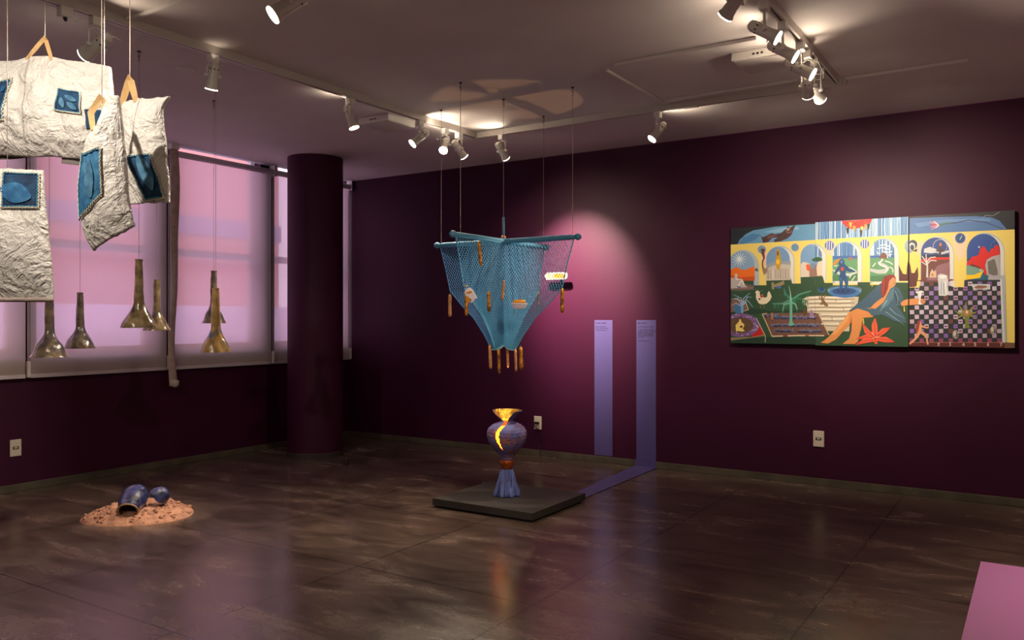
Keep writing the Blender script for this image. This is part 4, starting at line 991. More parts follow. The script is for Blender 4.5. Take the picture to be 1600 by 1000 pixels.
def angd(a, b):
    return (a - b + math.pi) % (2 * math.pi) - math.pi
SL = [(0.305, -73, 1.0), (0.33, -79, 3.2), (0.36, -84, 5.5), (0.398, -87, 6.5), (0.43, -84, 6.5), (0.455, -76, 7), (0.472, -68, 9), (0.49, -66, 13)]
def slit(a, h):
    if h < SL[0][0]: return False
    for (h0, c0, w0), (h1, c1, w1) in zip(SL, SL[1:]):
        if h <= h1:
            k = (h - h0) / (h1 - h0)
            return abs(angd(a, R(c0 + (c1 - c0) * k))) < R(w0 + (w1 - w0) * k)
    return False
MB().lathe(BD, (VX, VY, Z0), n=NS, keep=lambda a, i: not slit(a, (BD[i][1] + BD[i + 1][1]) / 2),
           wob=lambda a, h: 1 + 0.012 * math.sin(a * 3 + h * 20) + 0.004 * math.sin(h * 900)).build('vase_body', M_vase, t, smooth=True)
BI = [(max(r_ - 0.006, 0.02), h) for r_, h in BD]
MB().lathe(BI, (VX, VY, Z0), n=NS, keep=lambda a, i: not slit(a, (BI[i][1] + BI[i + 1][1]) / 2)).build('inner_lining', M_glowin, t, smooth=True)
MP = [(0.034, 0.482), (0.040, 0.492), (0.052, 0.506), (0.068, 0.522), (0.084, 0.538), (0.098, 0.551)]
MD = dense(MP, 5)
def notch(a, h):
    k = (h - 0.482) / 0.069
    d = angd(a, R(-70)) * -1
    return -R(22 + 28 * k) < d < R(24 + 66 * k)
MB().lathe(MD, (VX, VY, Z0), n=NS, keep=lambda a, i: not notch(a, (MD[i][1] + MD[i + 1][1]) / 2), wob=lambda a, h: 1 + 0.02 * math.sin(a * 5)).build('flared_mouth', M_vase, t, smooth=True, solid=0.004)
MB().lathe([(r_ - 0.004, h + 0.001) for r_, h in MD], (VX, VY, Z0), n=NS, keep=lambda a, i: not notch(a, (MD[i][1] + MD[i + 1][1]) / 2), wob=lambda a, h: 1 + 0.02 * math.sin(a * 5) + 0.02 * math.sin(a * 23 + h * 300)).build('gold_lip', M_goldin, t, smooth=True)
MB().lathe([(0, 0.30), (0.045, 0.305), (0.075, 0.335), (0.088, 0.39), (0.08, 0.425), (0.05, 0.445), (0, 0.452)], (VX, VY, Z0), n=32).build('lamp_bulb', M_bulb, t, smooth=True)
light('vase_lamp', 'SPOT', (VX, VY, Z0 + 0.475), 20, (1.0, 0.55, 0.22), t, (0, 0, 1), 0.012, 27, 0.10)
light('vase_glow', 'POINT', (VX, VY, Z0 + 0.50), 0.35, (1.0, 0.55, 0.16), t, None, 0.012)

# ------------------------------------------------------------------ hanging white sacks with indigo patches
def tarp_material():
    m = mat('woven_white_tarp', (226, 220, 212), 0.30, spec=0.6)
    nt = m.node_tree; b = nt.nodes['Principled BSDF']
    tc = nt.nodes.new('ShaderNodeTexCoord')
    hs = []
    for sc, dist, amp in ((9.0, 2.2, 1.0), (30.0, 1.2, 0.35)):
        n = nt.nodes.new('ShaderNodeTexNoise'); n.inputs['Scale'].default_value = sc; n.inputs['Detail'].default_value = 6; n.inputs['Distortion'].default_value = dist
        nt.links.new(tc.outputs['Object'], n.inputs['Vector'])
        s_ = nt.nodes.new('ShaderNodeMath'); s_.operation = 'SUBTRACT'; s_.inputs[1].default_value = 0.5; nt.links.new(n.outputs['Fac'], s_.inputs[0])
        a = nt.nodes.new('ShaderNodeMath'); a.operation = 'ABSOLUTE'; nt.links.new(s_.outputs[0], a.inputs[0])
        k = nt.nodes.new('ShaderNodeMath'); k.operation = 'MULTIPLY'; k.inputs[1].default_value = amp; nt.links.new(a.outputs[0], k.inputs[0])
        hs.append(k.outputs[0])
    ad = nt.nodes.new('ShaderNodeMath'); ad.operation = 'ADD'; nt.links.new(hs[0], ad.inputs[0]); nt.links.new(hs[1], ad.inputs[1])
    bp = nt.nodes.new('ShaderNodeBump'); bp.inputs['Strength'].default_value = 0.7; bp.inputs['Distance'].default_value = 0.05
    nt.links.new(ad.outputs[0], bp.inputs['Height']); nt.links.new(bp.outputs[0], b.inputs['Normal'])
    return m
M_tarp = tarp_material()
M_indigo = mat('indigo_cloth', (24, 70, 106), 0.8, bump=0.5, bscale=35, var=0.5, vscale=22, rgb2=(12, 40, 72))
M_blue = mat('light_indigo_cloth', (84, 136, 164), 0.8, bump=0.5, bscale=35, var=0.35, vscale=26, rgb2=(52, 100, 136))
M_mid = mat('mid_blue_cloth', (58, 124, 164), 0.8, bump=0.6, bscale=25, var=0.5, vscale=20, rgb2=(28, 84, 130))
M_thread = mat('cream_thread', (220, 212, 190), 0.8)
M_bluethread = mat('blue_thread', (70, 130, 160), 0.8)
M_strap = mat('tan_strap', (212, 172, 116), 0.7, bump=0.3, bscale=60, var=0.15, vscale=20)
# measured outlines of the four sacks: rows of points from the top edge to the hem, in metres
SHAPE_A = [[[-3.365,1.42,2.165],[-3.303,1.459,2.158],[-3.237,1.496,2.15],[-3.17,1.533,2.144],[-3.106,1.565,2.159],[-3.041,1.598,2.156],[-2.976,1.633,2.14],[-2.911,1.669,2.132],[-2.849,1.706,2.119]],[[-3.366,1.419,2.119],[-3.303,1.458,2.113],[-3.237,1.496,2.107],[-3.169,1.533,2.101],[-3.104,1.567,2.114],[-3.038,1.6,2.111],[-2.972,1.636,2.096],[-2.906,1.672,2.088],[-2.844,1.71,2.077]],[[-3.367,1.418,2.074],[-3.304,1.458,2.069],[-3.237,1.496,2.064],[-3.169,1.533,2.058],[-3.103,1.567,2.068],[-3.036,1.602,2.065],[-2.969,1.638,2.051],[-2.903,1.675,2.045],[-2.84,1.712,2.035]],[[-3.368,1.418,2.028],[-3.304,1.458,2.024],[-3.238,1.496,2.02],[-3.169,1.533,2.014],[-3.102,1.568,2.022],[-3.034,1.603,2.02],[-2.967,1.639,2.007],[-2.9,1.676,2.001],[-2.837,1.714,1.992]],[[-3.369,1.417,1.983],[-3.305,1.457,1.98],[-3.238,1.496,1.977],[-3.169,1.533,1.971],[-3.102,1.568,1.977],[-3.033,1.603,1.974],[-2.966,1.639,1.963],[-2.899,1.677,1.957],[-2.836,1.715,1.95]],[[-3.368,1.418,1.937],[-3.304,1.458,1.935],[-3.237,1.496,1.933],[-3.169,1.533,1.928],[-3.101,1.568,1.931],[-3.033,1.604,1.929],[-2.965,1.64,1.919],[-2.899,1.677,1.913],[-2.836,1.715,1.907]],[[-3.367,1.419,1.892],[-3.303,1.458,1.891],[-3.237,1.496,1.89],[-3.169,1.533,1.885],[-3.101,1.569,1.885],[-3.033,1.604,1.883],[-2.965,1.64,1.874],[-2.899,1.677,1.869],[-2.836,1.715,1.864]],[[-3.366,1.419,1.846],[-3.303,1.458,1.846],[-3.237,1.496,1.846],[-3.17,1.533,1.841],[-3.102,1.568,1.839],[-3.033,1.604,1.837],[-2.966,1.639,1.83],[-2.901,1.676,1.826],[-2.838,1.714,1.822]],[[-3.365,1.42,1.801],[-3.303,1.459,1.802],[-3.237,1.496,1.803],[-3.17,1.532,1.798],[-3.102,1.568,1.794],[-3.034,1.603,1.792],[-2.967,1.639,1.785],[-2.902,1.675,1.782],[-2.84,1.712,1.779]]]
SHAPE_B = [[[-2.723,1.668,1.951],[-2.701,1.675,1.961],[-2.677,1.683,1.965],[-2.653,1.692,1.969],[-2.628,1.7,1.968],[-2.604,1.708,1.967],[-2.579,1.717,1.968],[-2.555,1.725,1.968],[-2.531,1.733,1.97]],[[-2.719,1.671,1.907],[-2.699,1.677,1.917],[-2.678,1.683,1.922],[-2.657,1.689,1.925],[-2.636,1.695,1.925],[-2.614,1.702,1.925],[-2.593,1.708,1.926],[-2.571,1.714,1.927],[-2.55,1.721,1.929]],[[-2.714,1.675,1.864],[-2.695,1.679,1.872],[-2.674,1.685,1.876],[-2.654,1.691,1.879],[-2.633,1.697,1.88],[-2.612,1.703,1.88],[-2.591,1.709,1.88],[-2.571,1.715,1.881],[-2.55,1.721,1.883]],[[-2.709,1.678,1.82],[-2.69,1.683,1.827],[-2.669,1.689,1.831],[-2.649,1.694,1.834],[-2.628,1.7,1.834],[-2.607,1.706,1.834],[-2.586,1.712,1.835],[-2.566,1.718,1.835],[-2.545,1.724,1.837]],[[-2.704,1.681,1.777],[-2.684,1.686,1.783],[-2.664,1.692,1.786],[-2.643,1.698,1.788],[-2.622,1.704,1.789],[-2.602,1.71,1.788],[-2.581,1.716,1.789],[-2.56,1.722,1.789],[-2.54,1.727,1.79]],[[-2.7,1.684,1.733],[-2.68,1.689,1.738],[-2.66,1.694,1.74],[-2.64,1.7,1.742],[-2.619,1.706,1.743],[-2.599,1.711,1.743],[-2.579,1.717,1.743],[-2.559,1.723,1.743],[-2.539,1.728,1.744]],[[-2.696,1.686,1.69],[-2.676,1.692,1.693],[-2.656,1.697,1.695],[-2.636,1.703,1.697],[-2.615,1.708,1.697],[-2.595,1.714,1.697],[-2.575,1.72,1.697],[-2.555,1.725,1.697],[-2.535,1.731,1.697]],[[-2.694,1.687,1.646],[-2.674,1.693,1.648],[-2.654,1.698,1.649],[-2.634,1.704,1.651],[-2.613,1.71,1.651],[-2.593,1.715,1.651],[-2.573,1.721,1.651],[-2.553,1.726,1.651],[-2.533,1.732,1.651]],[[-2.693,1.688,1.602],[-2.673,1.694,1.603],[-2.653,1.699,1.604],[-2.633,1.705,1.605],[-2.613,1.71,1.605],[-2.593,1.716,1.605],[-2.573,1.721,1.605],[-2.553,1.727,1.604],[-2.533,1.732,1.604]]]
SHAPE_C = [[[-2.564,1.486,1.82],[-2.55,1.495,1.825],[-2.543,1.499,1.84],[-2.539,1.502,1.856],[-2.535,1.504,1.873],[-2.531,1.507,1.89],[-2.524,1.511,1.905],[-2.514,1.518,1.915],[-2.5,1.527,1.918]],[[-2.585,1.472,1.775],[-2.569,1.483,1.78],[-2.558,1.489,1.794],[-2.55,1.495,1.809],[-2.542,1.5,1.824],[-2.534,1.505,1.839],[-2.523,1.512,1.853],[-2.51,1.521,1.862],[-2.493,1.532,1.866]],[[-2.592,1.467,1.724],[-2.575,1.478,1.729],[-2.563,1.486,1.743],[-2.553,1.493,1.757],[-2.543,1.499,1.772],[-2.533,1.506,1.786],[-2.52,1.514,1.8],[-2.506,1.523,1.809],[-2.488,1.535,1.813]],[[-2.597,1.464,1.673],[-2.579,1.476,1.679],[-2.566,1.484,1.692],[-2.554,1.492,1.706],[-2.543,1.499,1.719],[-2.531,1.507,1.733],[-2.517,1.516,1.746],[-2.502,1.526,1.755],[-2.484,1.537,1.761]],[[-2.601,1.461,1.621],[-2.583,1.473,1.628],[-2.569,1.482,1.641],[-2.555,1.491,1.654],[-2.542,1.5,1.667],[-2.529,1.508,1.68],[-2.514,1.518,1.692],[-2.498,1.528,1.702],[-2.479,1.54,1.708]],[[-2.601,1.462,1.57],[-2.583,1.473,1.577],[-2.568,1.483,1.589],[-2.554,1.492,1.602],[-2.54,1.501,1.614],[-2.526,1.51,1.626],[-2.511,1.52,1.638],[-2.494,1.531,1.648],[-2.476,1.542,1.655]],[[-2.597,1.464,1.518],[-2.58,1.475,1.527],[-2.565,1.485,1.538],[-2.551,1.494,1.55],[-2.536,1.504,1.562],[-2.522,1.513,1.573],[-2.506,1.523,1.584],[-2.49,1.533,1.594],[-2.473,1.544,1.603]],[[-2.588,1.47,1.468],[-2.572,1.481,1.477],[-2.557,1.49,1.488],[-2.542,1.5,1.499],[-2.527,1.509,1.51],[-2.513,1.519,1.521],[-2.498,1.529,1.531],[-2.482,1.539,1.541],[-2.466,1.549,1.551]],[[-2.567,1.483,1.422],[-2.554,1.492,1.432],[-2.54,1.501,1.441],[-2.526,1.51,1.451],[-2.512,1.519,1.461],[-2.498,1.528,1.47],[-2.484,1.537,1.48],[-2.47,1.546,1.489],[-2.456,1.555,1.499]]]
SHAPE_D = [[[-3.083,1.34,1.716],[-3.056,1.358,1.715],[-3.03,1.375,1.715],[-3.003,1.392,1.715],[-2.976,1.409,1.714],[-2.949,1.427,1.713],[-2.923,1.444,1.711],[-2.896,1.461,1.71],[-2.869,1.479,1.709]],[[-3.084,1.34,1.659],[-3.057,1.357,1.659],[-3.03,1.375,1.658],[-3.002,1.393,1.658],[-2.975,1.41,1.657],[-2.948,1.428,1.656],[-2.92,1.446,1.655],[-2.893,1.463,1.654],[-2.866,1.481,1.653]],[[-3.085,1.339,1.602],[-3.057,1.357,1.602],[-3.029,1.375,1.602],[-3.001,1.393,1.601],[-2.973,1.411,1.601],[-2.946,1.429,1.6],[-2.918,1.447,1.599],[-2.89,1.465,1.598],[-2.862,1.484,1.597]],[[-3.086,1.338,1.546],[-3.058,1.357,1.545],[-3.029,1.375,1.545],[-3.0,1.394,1.545],[-2.971,1.413,1.544],[-2.943,1.431,1.544],[-2.914,1.45,1.543],[-2.885,1.468,1.542],[-2.857,1.487,1.542]],[[-3.087,1.338,1.489],[-3.057,1.357,1.489],[-3.028,1.376,1.489],[-2.999,1.395,1.488],[-2.969,1.414,1.488],[-2.94,1.433,1.487],[-2.91,1.452,1.487],[-2.881,1.471,1.486],[-2.852,1.49,1.486]],[[-3.086,1.339,1.432],[-3.056,1.358,1.432],[-3.026,1.377,1.432],[-2.996,1.397,1.432],[-2.966,1.416,1.432],[-2.936,1.435,1.431],[-2.907,1.454,1.431],[-2.877,1.474,1.43],[-2.847,1.493,1.43]],[[-3.085,1.339,1.376],[-3.055,1.359,1.376],[-3.024,1.378,1.375],[-2.994,1.398,1.375],[-2.964,1.418,1.375],[-2.933,1.437,1.375],[-2.903,1.457,1.375],[-2.872,1.477,1.375],[-2.842,1.496,1.374]],[[-3.084,1.34,1.319],[-3.054,1.359,1.319],[-3.023,1.379,1.319],[-2.992,1.399,1.319],[-2.962,1.419,1.319],[-2.931,1.439,1.319],[-2.901,1.458,1.319],[-2.87,1.478,1.318],[-2.84,1.498,1.318]],[[-3.083,1.34,1.262],[-3.053,1.36,1.262],[-3.022,1.38,1.262],[-2.991,1.4,1.262],[-2.961,1.42,1.262],[-2.93,1.439,1.262],[-2.899,1.459,1.262],[-2.869,1.479,1.262],[-2.838,1.499,1.262]]]
CAMV = Vector((0, 0, 1.2))
class Sack:
    def __init__(self, g, thick, seed, wr=0.010, ridge=None, bulge=0.02, peak=1.0):
        self.g = [[Vector(p) for p in row] for row in g]
        self.th, self.seed, self.wr, self.ridge, self.bulge, self.peak = thick, seed, wr, ridge, bulge, peak
        tl, tr, bl = self.g[0][0], self.g[0][-1], self.g[-1][0]
        self.n = ((tr - tl).cross(tl - bl)).normalized()
        if self.n.dot(CAMV - tl) < 0: self.n.negate()
    def base(self, u, v):
        def cr(p, t):
            n = len(p) - 1; t = min(max(t, -0.08), 1.08); x = t * n; k = min(max(int(math.floor(x)), 0), n - 1); f = x - k
            a, b, c, d = p[max(k - 1, 0)], p[k], p[k + 1], p[min(k + 2, n)]
            if f < 0 or f > 1: return b + (c - b) * f
            return 0.5 * ((2 * b) + (c - a) * f + (2 * a - 5 * b + 4 * c - d) * f * f + (3 * b - a - 3 * c + d) * f ** 3)
        return cr([cr(row, u) for row in self.g], v)
    def front(self, u, v):
        p = self.base(u, v)
        e = min(1.0, 6 * min(u, 1 - u, v, 1 - v) + 0.12)
        w = noise.noise(p * 9 + Vector((self.seed, 0, 0))) * self.wr + noise.noise(p * 26 + Vector((0, self.seed, 0))) * self.wr * 0.5
        w += abs(noise.noise(p * 15 + Vector((0, 0, self.seed)))) * -self.wr * 0.8
        r_ = 0
        if self.ridge: r_ = self.ridge[1] * max(0, 1 - abs(u - self.ridge[0]) / (self.ridge[0] if u < self.ridge[0] else 1 - self.ridge[0]))
        return p + self.n * (self.th / 2 * (0.25 + 0.75 * e) + self.bulge * max(0, math.sin(math.pi * min(max(u, 0), 1))) ** 0.5 * max(0, math.sin(math.pi * min(max(v, 0), 1) ** self.peak)) + w * (0.3 + 0.7 * e) + r_)
    def back(self, u, v):
        p = self.base(u, v)
        e = min(1.0, 6 * min(u, 1 - u, v, 1 - v) + 0.12)
        r_ = 0
        if self.ridge: r_ = self.ridge[1] * max(0, 1 - abs(u - self.ridge[0]) / (self.ridge[0] if u < self.ridge[0] else 1 - self.ridge[0]))
        return p - self.n * (self.th / 2 * (0.25 + 0.75 * e) + noise.noise(p * 9 + Vector((self.seed + 4, 0, 0))) * self.wr * 0.5 - r_)
    def body(self, t, N=56, wob=0.006):
        m = MB()
        def edge(u, v):
            k = self.seed * 3.1
            du = wob * noise.noise(Vector((v * 9, k, 0))) * (1 if u in (0, 1) else 0); dv = wob * noise.noise(Vector((u * 9, k, 5))) * (1 if v in (0, 1) else 0)
            return u + du, v + dv
        m.grid(lambda u, v: self.front(*edge(u, v)), N, N)
        m.grid(lambda u, v: self.back(*edge(u, v)), N, N, flip=True)
        loop = [(i / N, 0) for i in range(N)] + [(1, i / N) for i in range(N)] + [(1 - i / N, 1) for i in range(N)] + [(0, 1 - i / N) for i in range(N)]
        A = [self.front(*edge(*p)) for p in loop]; B = [self.back(*edge(*p)) for p in loop]; n = len(loop)
        m.add(A + B, [(k, (k + 1) % n, n + (k + 1) % n, n + k) for k in range(n)])
        return m.build('sack_body', M_tarp, t, smooth=True, weld=True)
    def patch(self, t, q, m, leaves=(), stitch=True, name='indigo_patch'):
        """q: four (u,v) corners of the patch"""
        def uv(a, b):
            x = [q[0][i] * (1 - a) * (1 - b) + q[1][i] * a * (1 - b) + q[2][i] * a * b + q[3][i] * (1 - a) * b for i in (0, 1)]
            return x
        mb = MB().grid(lambda a, b: self.front(*uv(a, b)) + self.n * (0.0035 + 0.003 * noise.noise(Vector((a * 6, b * 6, self.seed)))), 14, 14)
        o = mb.build(name, m, t, smooth=True, solid=0.002)
        for (cu, cv, ru, rv, rot, lm) in leaves:
            lb = MB(); pts = []
            def lp(a, rho):
                x = ru * rho * math.cos(a); y = rv * rho * math.sin(a) * (1 - 0.3 * abs(math.cos(a))); cr, sr = math.cos(R(rot)), math.sin(R(rot))
                return self.front(*uv(cu + x * cr - y * sr, cv + x * sr + y * cr)) + self.n * 0.0085
            for rho in (0.0001, 0.35, 0.7, 1.0):
                pts += [lp(2 * math.pi * k / 18, rho) for k in range(18)]
            fs = [(i * 18 + k, i * 18 + (k + 1) % 18, (i + 1) * 18 + (k + 1) % 18, (i + 1) * 18 + k) for i in range(3) for k in range(18)]
            lb.add(pts, fs).build('leaf_motif', lm, o, smooth=True)
        if stitch:
            for mt, off, ph in ((M_thread, -0.03, 0), (M_bluethread, 0.005, 1)):
                sb = MB(); per = []
                K = 22
                for (a0, b0, a1, b1) in ((0, 0, 1, 0), (1, 0, 1, 1), (1, 1, 0, 1), (0, 1, 0, 0)):
                    per += [(a0 + (a1 - a0) * k / K, b0 + (b1 - b0) * k / K) for k in range(K)]
                pts = []
                for k, (a, b) in enumerate(per):
                    g = 1 + 2 * off * (-1) + (0.045 if k % 2 == ph else -0.015)
                    a2, b2 = 0.5 + (a - 0.5) * g, 0.5 + (b - 0.5) * g
                    pts.append(self.front(*uv(a2, b2)) + self.n * (0.006 + 0.002 * (k % 2)))
                sb.tube(pts, 0.0022, 5, closed=True)
                sb.build('stitching', mt, o, smooth=True)
        return o
def strap(t, pts, w, name='handle'):
    pts = [Vector(p) for p in pts]; m = MB(); N = len(pts)
    rt = Vector((0.84, 0.543, 0))
    L_, R_ = [], []
    for i, p in enumerate(pts):
        d = (pts[min(i + 1, N - 1)] - pts[max(i - 1, 0)]).normalized(); nrm = (CAMV - p).normalized(); sd = d.cross(nrm).normalized() * w / 2 * (0.75 if i in (0, N - 1) else 1)
        L_.append(p - sd); R_.append(p + sd)
    m.add(L_ + R_, [(k, k + 1, N + k + 1, N + k) for k in range(N - 1)])
    return m.build(name, M_strap, t, solid=0.003)
def bend(a, top, b):
    a, top, b = Vector(a), Vector(top), Vector(b)
    c1 = a.lerp(top, 0.85); c2 = b.lerp(top, 0.85)
    return [a, a.lerp(c1, 0.5), c1, top, c2, b.lerp(c2, 0.5), b]
def wire(t, p, q):
    MB().tube([p, q], 0.0013, 5).build('suspension_wire', M_wire, t)

# wide sack
A = Sack(SHAPE_A, 0.045, 1.7, 0.013, (0.62, 0.010), 0.045, 1.35)
t = thing('hanging_sack', (-3.1, 1.56, 1.78), 'wide white tarpaulin sack with indigo patches, topmost and behind the small ones', 'sack', 'white tarpaulin sacks with indigo patches')
A.body(t, 72)
LF = ((0.24, 0.62, 0.24, 0.11, 75, M_blue), (0.60, 0.36, 0.30, 0.13, 20, M_blue), (0.66, 0.72, 0.26, 0.14, 35, M_blue))
A.patch(t, [(0.72, 0.33), (0.84, 0.35), (0.845, 0.56), (0.71, 0.55)], M_indigo, LF)
A.patch(t, [(0.20, 0.32), (0.40, 0.23), (0.38, 0.65), (0.20, 0.71)], M_indigo, ((0.75, 0.45, 0.10, 0.12, 80, M_mid), (0.85, 0.2, 0.08, 0.08, 60, M_mid)))
A.patch(t, [(0.87, 0.52), (0.945, 0.50), (0.945, 0.68), (0.88, 0.72)], M_indigo, (), False)
strap(t, bend(A.front(0.475, 0.04), (-3.067, 1.589, 2.233), A.front(0.655, 0.05)), 0.014)
wire(t, (-3.067, 1.589, 2.229), (-3.067, 1.589, HT)); wire(t, (-2.884, 1.707, 2.12), (-2.884, 1.707, HT))
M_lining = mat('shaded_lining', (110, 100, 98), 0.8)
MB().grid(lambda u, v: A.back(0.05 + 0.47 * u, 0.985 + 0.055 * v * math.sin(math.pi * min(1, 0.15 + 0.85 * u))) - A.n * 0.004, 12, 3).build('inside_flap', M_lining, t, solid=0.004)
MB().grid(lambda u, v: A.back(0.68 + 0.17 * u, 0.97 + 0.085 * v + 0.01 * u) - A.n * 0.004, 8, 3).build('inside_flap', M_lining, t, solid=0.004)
# small sack nearer the windows
B = Sack(SHAPE_B, 0.03, 3.3, 0.009, None, 0.025)
t = thing('hanging_sack', (-2.63, 1.72, 1.6), 'small white sack with a dark blue oval patch, hanging in front of the blind gap', 'sack', 'white tarpaulin sacks with indigo patches')
B.body(t, wob=0.02)
B.patch(t, [(0.18, 0.575), (0.75, 0.565), (0.93, 0.945), (0.48, 0.96)], M_indigo, ((0.58, 0.42, 0.44, 0.32, 88, M_blue),))
strap(t, bend(B.front(0.07, 0.05), (-2.697, 1.690, 2.052), B.front(0.38, 0.04)), 0.022)
wire(t, (-2.697, 1.690, 2.045), (-2.697, 1.690, HT))
# folded sack in front
Cs = Sack(SHAPE_C, 0.04, 5.9, 0.006, (0.52, 0.012), 0.008)
t = thing('hanging_sack', (-2.54, 1.5, 1.42), 'tilted white sack seen edge-on with a bright blue side patch, nearest of the group', 'sack', 'white tarpaulin sacks with indigo patches')
Cs.body(t, wob=0.018)
Cs.patch(t, [(0.0, 0.24), (0.60, 0.35), (0.57, 0.67), (0.0, 0.72)], M_mid, ((0.5, 0.5, 0.42, 0.22, 75, M_blue), (0.3, 0.25, 0.2, 0.1, 60, M_blue)))
strap(t, [Cs.front(0.10, 0.06), Vector((-2.598, 1.492, 1.87)), Vector((-2.592, 1.524, 1.932)), Vector((-2.588, 1.535, 1.91)), Cs.back(0.42, 0.05)], 0.02)
wire(t, (-2.592, 1.526, 1.93), (-2.592, 1.526, HT))
# long sack low at the edge
D = Sack(SHAPE_D, 0.03, 8.2, 0.007, None, 0.03, 1.2)
t = thing('hanging_sack', (-2.96, 1.42, 1.26), 'long white sack with one square blue patch, lowest and cut by the picture edge', 'sack', 'white tarpaulin sacks with indigo patches')
D.body(t, wob=0.008)
D.patch(t, [(0.52, 0.045), (0.955, 0.045), (0.935, 0.285), (0.535, 0.295)], M_indigo, ((0.40, 0.58, 0.50, 0.34, 18, M_mid),))
MB().tube([D.front(k / 10, 0.985) for k in range(11)], 0.008, 8).build('hem', M_cloth, t, smooth=True)
wire(t, (-2.97, 1.413, 1.70), (-2.97, 1.413, HT))

# ------------------------------------------------------------------ ceramic horns on wires
def glaze(name, a, b, c):
    m = mat(name, a, 0.2, 0.0, coat=0.8, bump=0.5, bscale=28)
    nt = m.node_tree; bs = nt.nodes['Principled BSDF']
    tc = nt.nodes.new('ShaderNodeTexCoord'); n = nt.nodes.new('ShaderNodeTexNoise'); n.inputs['Scale'].default_value = 14; n.inputs['Detail'].default_value = 6
    nt.links.new(tc.outputs['Object'], n.inputs['Vector'])
    cr = nt.nodes.new('ShaderNodeValToRGB'); e = cr.color_ramp.elements
    e[0].position = 0.36; e[0].color = (*s2l(b), 1); e[1].position = 0.66; e[1].color = (*s2l(c), 1); k = e.new(0.5); k.color = (*s2l(a), 1)
    nt.links.new(n.outputs['Fac'], cr.inputs[0]); nt.links.new(cr.outputs[0], bs.inputs['Base Color'])
    return m
G1 = glaze('olive_lustre', (118, 100, 72), (66, 62, 48), (164, 144, 108))
G2 = glaze('slate_lustre', (92, 84, 78), (50, 52, 60), (140, 122, 96))
G3 = glaze('ochre_blue_lustre', (156, 124, 76), (64, 88, 108), (190, 154, 96))
def horn(x, y, z0, z1, r_, g, seed, label, lean=0.0):
    t = thing('ceramic_horn', (x, y, z1), label, 'ceramic horn', 'ceramic horns hung on wires')
    h = z0 - z1
    nr = 0.0235 if r_ > 0.08 else 0.021
    prof = [(r_, 0.0), (r_ * 0.98, 0.006), (r_ * 0.86, h * 0.08), (r_ * 0.67, h * 0.175), (r_ * 0.45, h * 0.26), (nr * 1.25, h * 0.325), (nr * 1.08, h * 0.37), (nr, h * 0.5), (nr * 0.95, h * 0.70), (nr * 0.86, h * 0.85), (nr * 0.80, h * 0.97), (nr * 0.88, h), (nr * 0.55, h), (nr * 0.55, h * 0.9)]
    ph = seed * 1.7
    MB().lathe(dense(prof, 3), (x, y, z1), n=40, wob=lambda a, hh: 1 + 0.05 * math.sin(a * 2 + ph + hh * 14) + 0.035 * math.sin(a * 5 + hh * 40 + ph) + 0.02 * math.sin(hh * 90 + ph)).build('horn_body', g, t, smooth=True)
    MB().lathe(dense([(r_ * 0.93, 0.002), (r_ * 0.72, 0.042), (r_ * 0.5, h * 0.20), (r_ * 0.3, h * 0.30), (0.0, h * 0.36)], 3), (x, y, z1), n=40, wob=lambda a, hh: 1 + 0.05 * math.sin(a * 2 + ph + hh * 14)).build('inner_bell', G2, t, smooth=True)
    MB().tube([(x, y, z0 - 0.03), (x, y, HT - 0.055)], 0.0013, 5).build('suspension_wire', M_wire, t)
horn(-4.58, 2.397, 1.371, 0.991, 0.099, G2, 1, 'wide grey ceramic horn hanging below the long white sack')
horn(-5.227, 2.931, 1.372, 1.011, 0.095, G2, 2, 'dark slate ceramic horn hanging alone before the wide blind')
horn(-4.0, 2.558, 1.516, 1.154, 0.086, G1, 3, 'olive ceramic horn hanging higher, partly over a slimmer one')
horn(-4.81, 3.201, 1.455, 1.127, 0.081, G1, 4, 'slim ceramic horn peeking from behind the olive one, by the cloth strip')
horn(-4.5, 3.401, 1.513, 1.173, 0.077, G2, 5, 'smaller ceramic horn mostly hidden behind the ochre and blue one')
horn(-3.897, 2.958, 1.374, 1.015, 0.085, G3, 6, 'ochre and blue ceramic horn hanging lowest before the blind near the column')
for x, y, lab in ((-4.58, 2.397, 'holding the grey horn below the long sack'), (-5.227, 2.931, 'holding the slate horn'), (-4.0, 2.558, 'holding the olive horn'), (-4.81, 3.201, 'holding the slim horn by the cloth strip'), (-4.5, 3.401, 'holding the hidden small horn'), (-3.897, 2.958, 'holding the ochre and blue horn')):
    hook(x, y, 'small steel ceiling hook ' + lab)

# ------------------------------------------------------------------ earth pile with broken glazed vessels
MX, MY = -4.655, 2.985
def mound(rho, a):
    x, y = MX + rho * 0.315 * math.cos(a) * (1 + 0.05 * math.sin(3 * a + 1)), MY + rho * 0.315 * math.sin(a) * (1 + 0.05 * math.sin(3 * a + 1))
    h = 0.058 * (1 - rho ** 2.2) + 0.004
    p = Vector((x * 16, y * 16, 0)); rim = 0.35 + 0.9 * rho
    h += 0.018 * noise.noise(p) * rim * (1 - rho ** 8) + 0.018 * abs(noise.noise(p * 2.3)) * rim * (1 - rho ** 8)
    return Vector((x, y, max(h, 0.0005) if rho < 1 else 0.0))
m = MB(); NR, NA = 46, 120
m.add([mound(i / NR, 2 * math.pi * k / NA) for i in range(NR + 1) for k in range(NA)], [(i * NA + k, i * NA + (k + 1) % NA, (i + 1) * NA + (k + 1) % NA, (i + 1) * NA + k) for i in range(NR) for k in range(NA)])
rnd = random.Random(9)
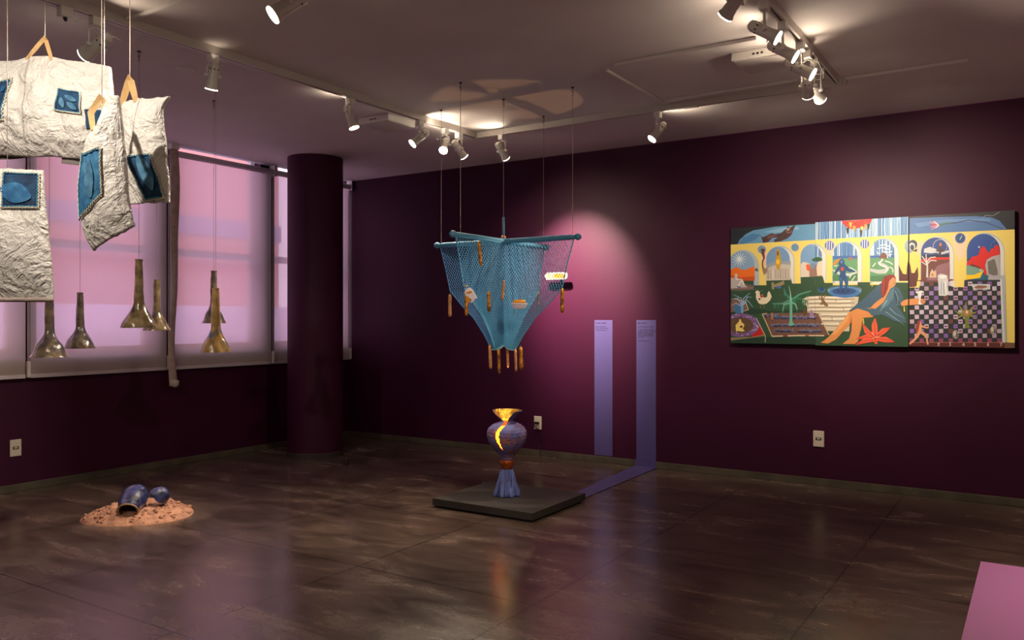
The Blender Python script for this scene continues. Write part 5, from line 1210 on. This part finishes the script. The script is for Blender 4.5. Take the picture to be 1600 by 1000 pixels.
for k in range(150):
    a = rnd.uniform(0, 6.283); rho = rnd.uniform(0.5, 0.97); c = mound(rho, a); rr_ = rnd.uniform(0.004, 0.013)
    vs, fs = [], []
    pr = [(0.0, -rr_), (rr_ * 0.8, -rr_ * 0.5), (rr_, 0.1 * rr_), (rr_ * 0.6, rr_ * 0.7), (0, rr_ * 0.8)]
    m.lathe(pr, c + Vector((0, 0, rr_ * 0.3)), (rnd.uniform(-.6, .6), rnd.uniform(-.6, .6), 1), 7, wob=lambda q, h: 1 + 0.3 * math.sin(q * 3 + k))
o = m.build('earth_pile', mat('red_earth', (190, 142, 118), 0.95, spec=0.1, bump=0.8, bscale=60, var=0.3, vscale=25), smooth=True)
tag(o, 'round pile of crumbly red earth on the floor', 'earth pile', None, 'stuff')
M_pot = mat('cobalt_glaze', (52, 60, 112), 0.16, coat=0.8, bump=1.0, bscale=38, var=0.6, vscale=16, rgb2=(26, 32, 54))
M_potin = mat('dark_glaze', (96, 76, 48), 0.4)
o0 = Vector((-4.525, 2.822, 0.066)); ax = Vector((-0.135, 0.150, 0.095)).normalized()
t = thing('glazed_vessel', (o0.x, o0.y, 0.03), 'cobalt blue glazed vessel lying on the earth with its open mouth showing', 'vessel')
pr = dense([(0.052, 0.0), (0.057, 0.006), (0.060, 0.03), (0.072, 0.08), (0.078, 0.12), (0.074, 0.16), (0.056, 0.195), (0.028, 0.215), (0.0, 0.222)], 4)
wb = lambda a, h: 1 + 0.03 * math.sin(a * 3 + h * 40) + 0.05 * math.sin(a * 2 + 1)
MB().lathe(pr, o0, ax, 56, wob=wb).build('vessel_body', M_pot, t, smooth=True)
MB().lathe(dense([(0.052, 0.0), (0.048, 0.01), (0.052, 0.05), (0.06, 0.10), (0.03, 0.17), (0, 0.18)], 3), o0, ax, 56, wob=wb).build('inner_wall', M_potin, t, smooth=True)
MB().tube([o0 + Vector((0, 0, 1)).rotation_difference(ax) @ Vector((0.054 * wb(k * 6.283 / 48, 0) * math.cos(k * 6.283 / 48), 0.054 * wb(k * 6.283 / 48, 0) * math.sin(k * 6.283 / 48), 0)) for k in range(48)], 0.005, 8, closed=True).build('lip', mat('tan_lip', (150, 120, 80), 0.35), t, smooth=True)
o1 = Vector((-4.548, 3.015, 0.100)); ax = Vector((0.46, 0.56, 0.52)).normalized()
t = thing('glazed_shard', (o1.x, o1.y, 0.04), 'small curved blue glazed shard leaning behind the lying vessel', 'vessel shard')
pr = dense([(0.055, 0.0), (0.056, 0.012), (0.054, 0.030), (0.048, 0.052), (0.036, 0.072), (0.02, 0.084), (0.0, 0.088)], 4)
wb = lambda a, h: 1 + (0.10 * math.sin(a * 2 + 0.6) + 0.05 * math.sin(a * 3)) * (1 - h * 6)
MB().lathe(pr, o1, ax, 56, wob=wb, keep=lambda a, i: i > 3 + 2.5 * math.sin(a * 2 + 1) + math.sin(a * 5)).build('shard_body', M_pot, t, smooth=True, solid=0.006)
MB().lathe([(r_ * 0.88, h + 0.002) for r_, h in pr[8:]], o1, ax, 56, wob=wb).build('inner_face', M_potin, t, smooth=True)
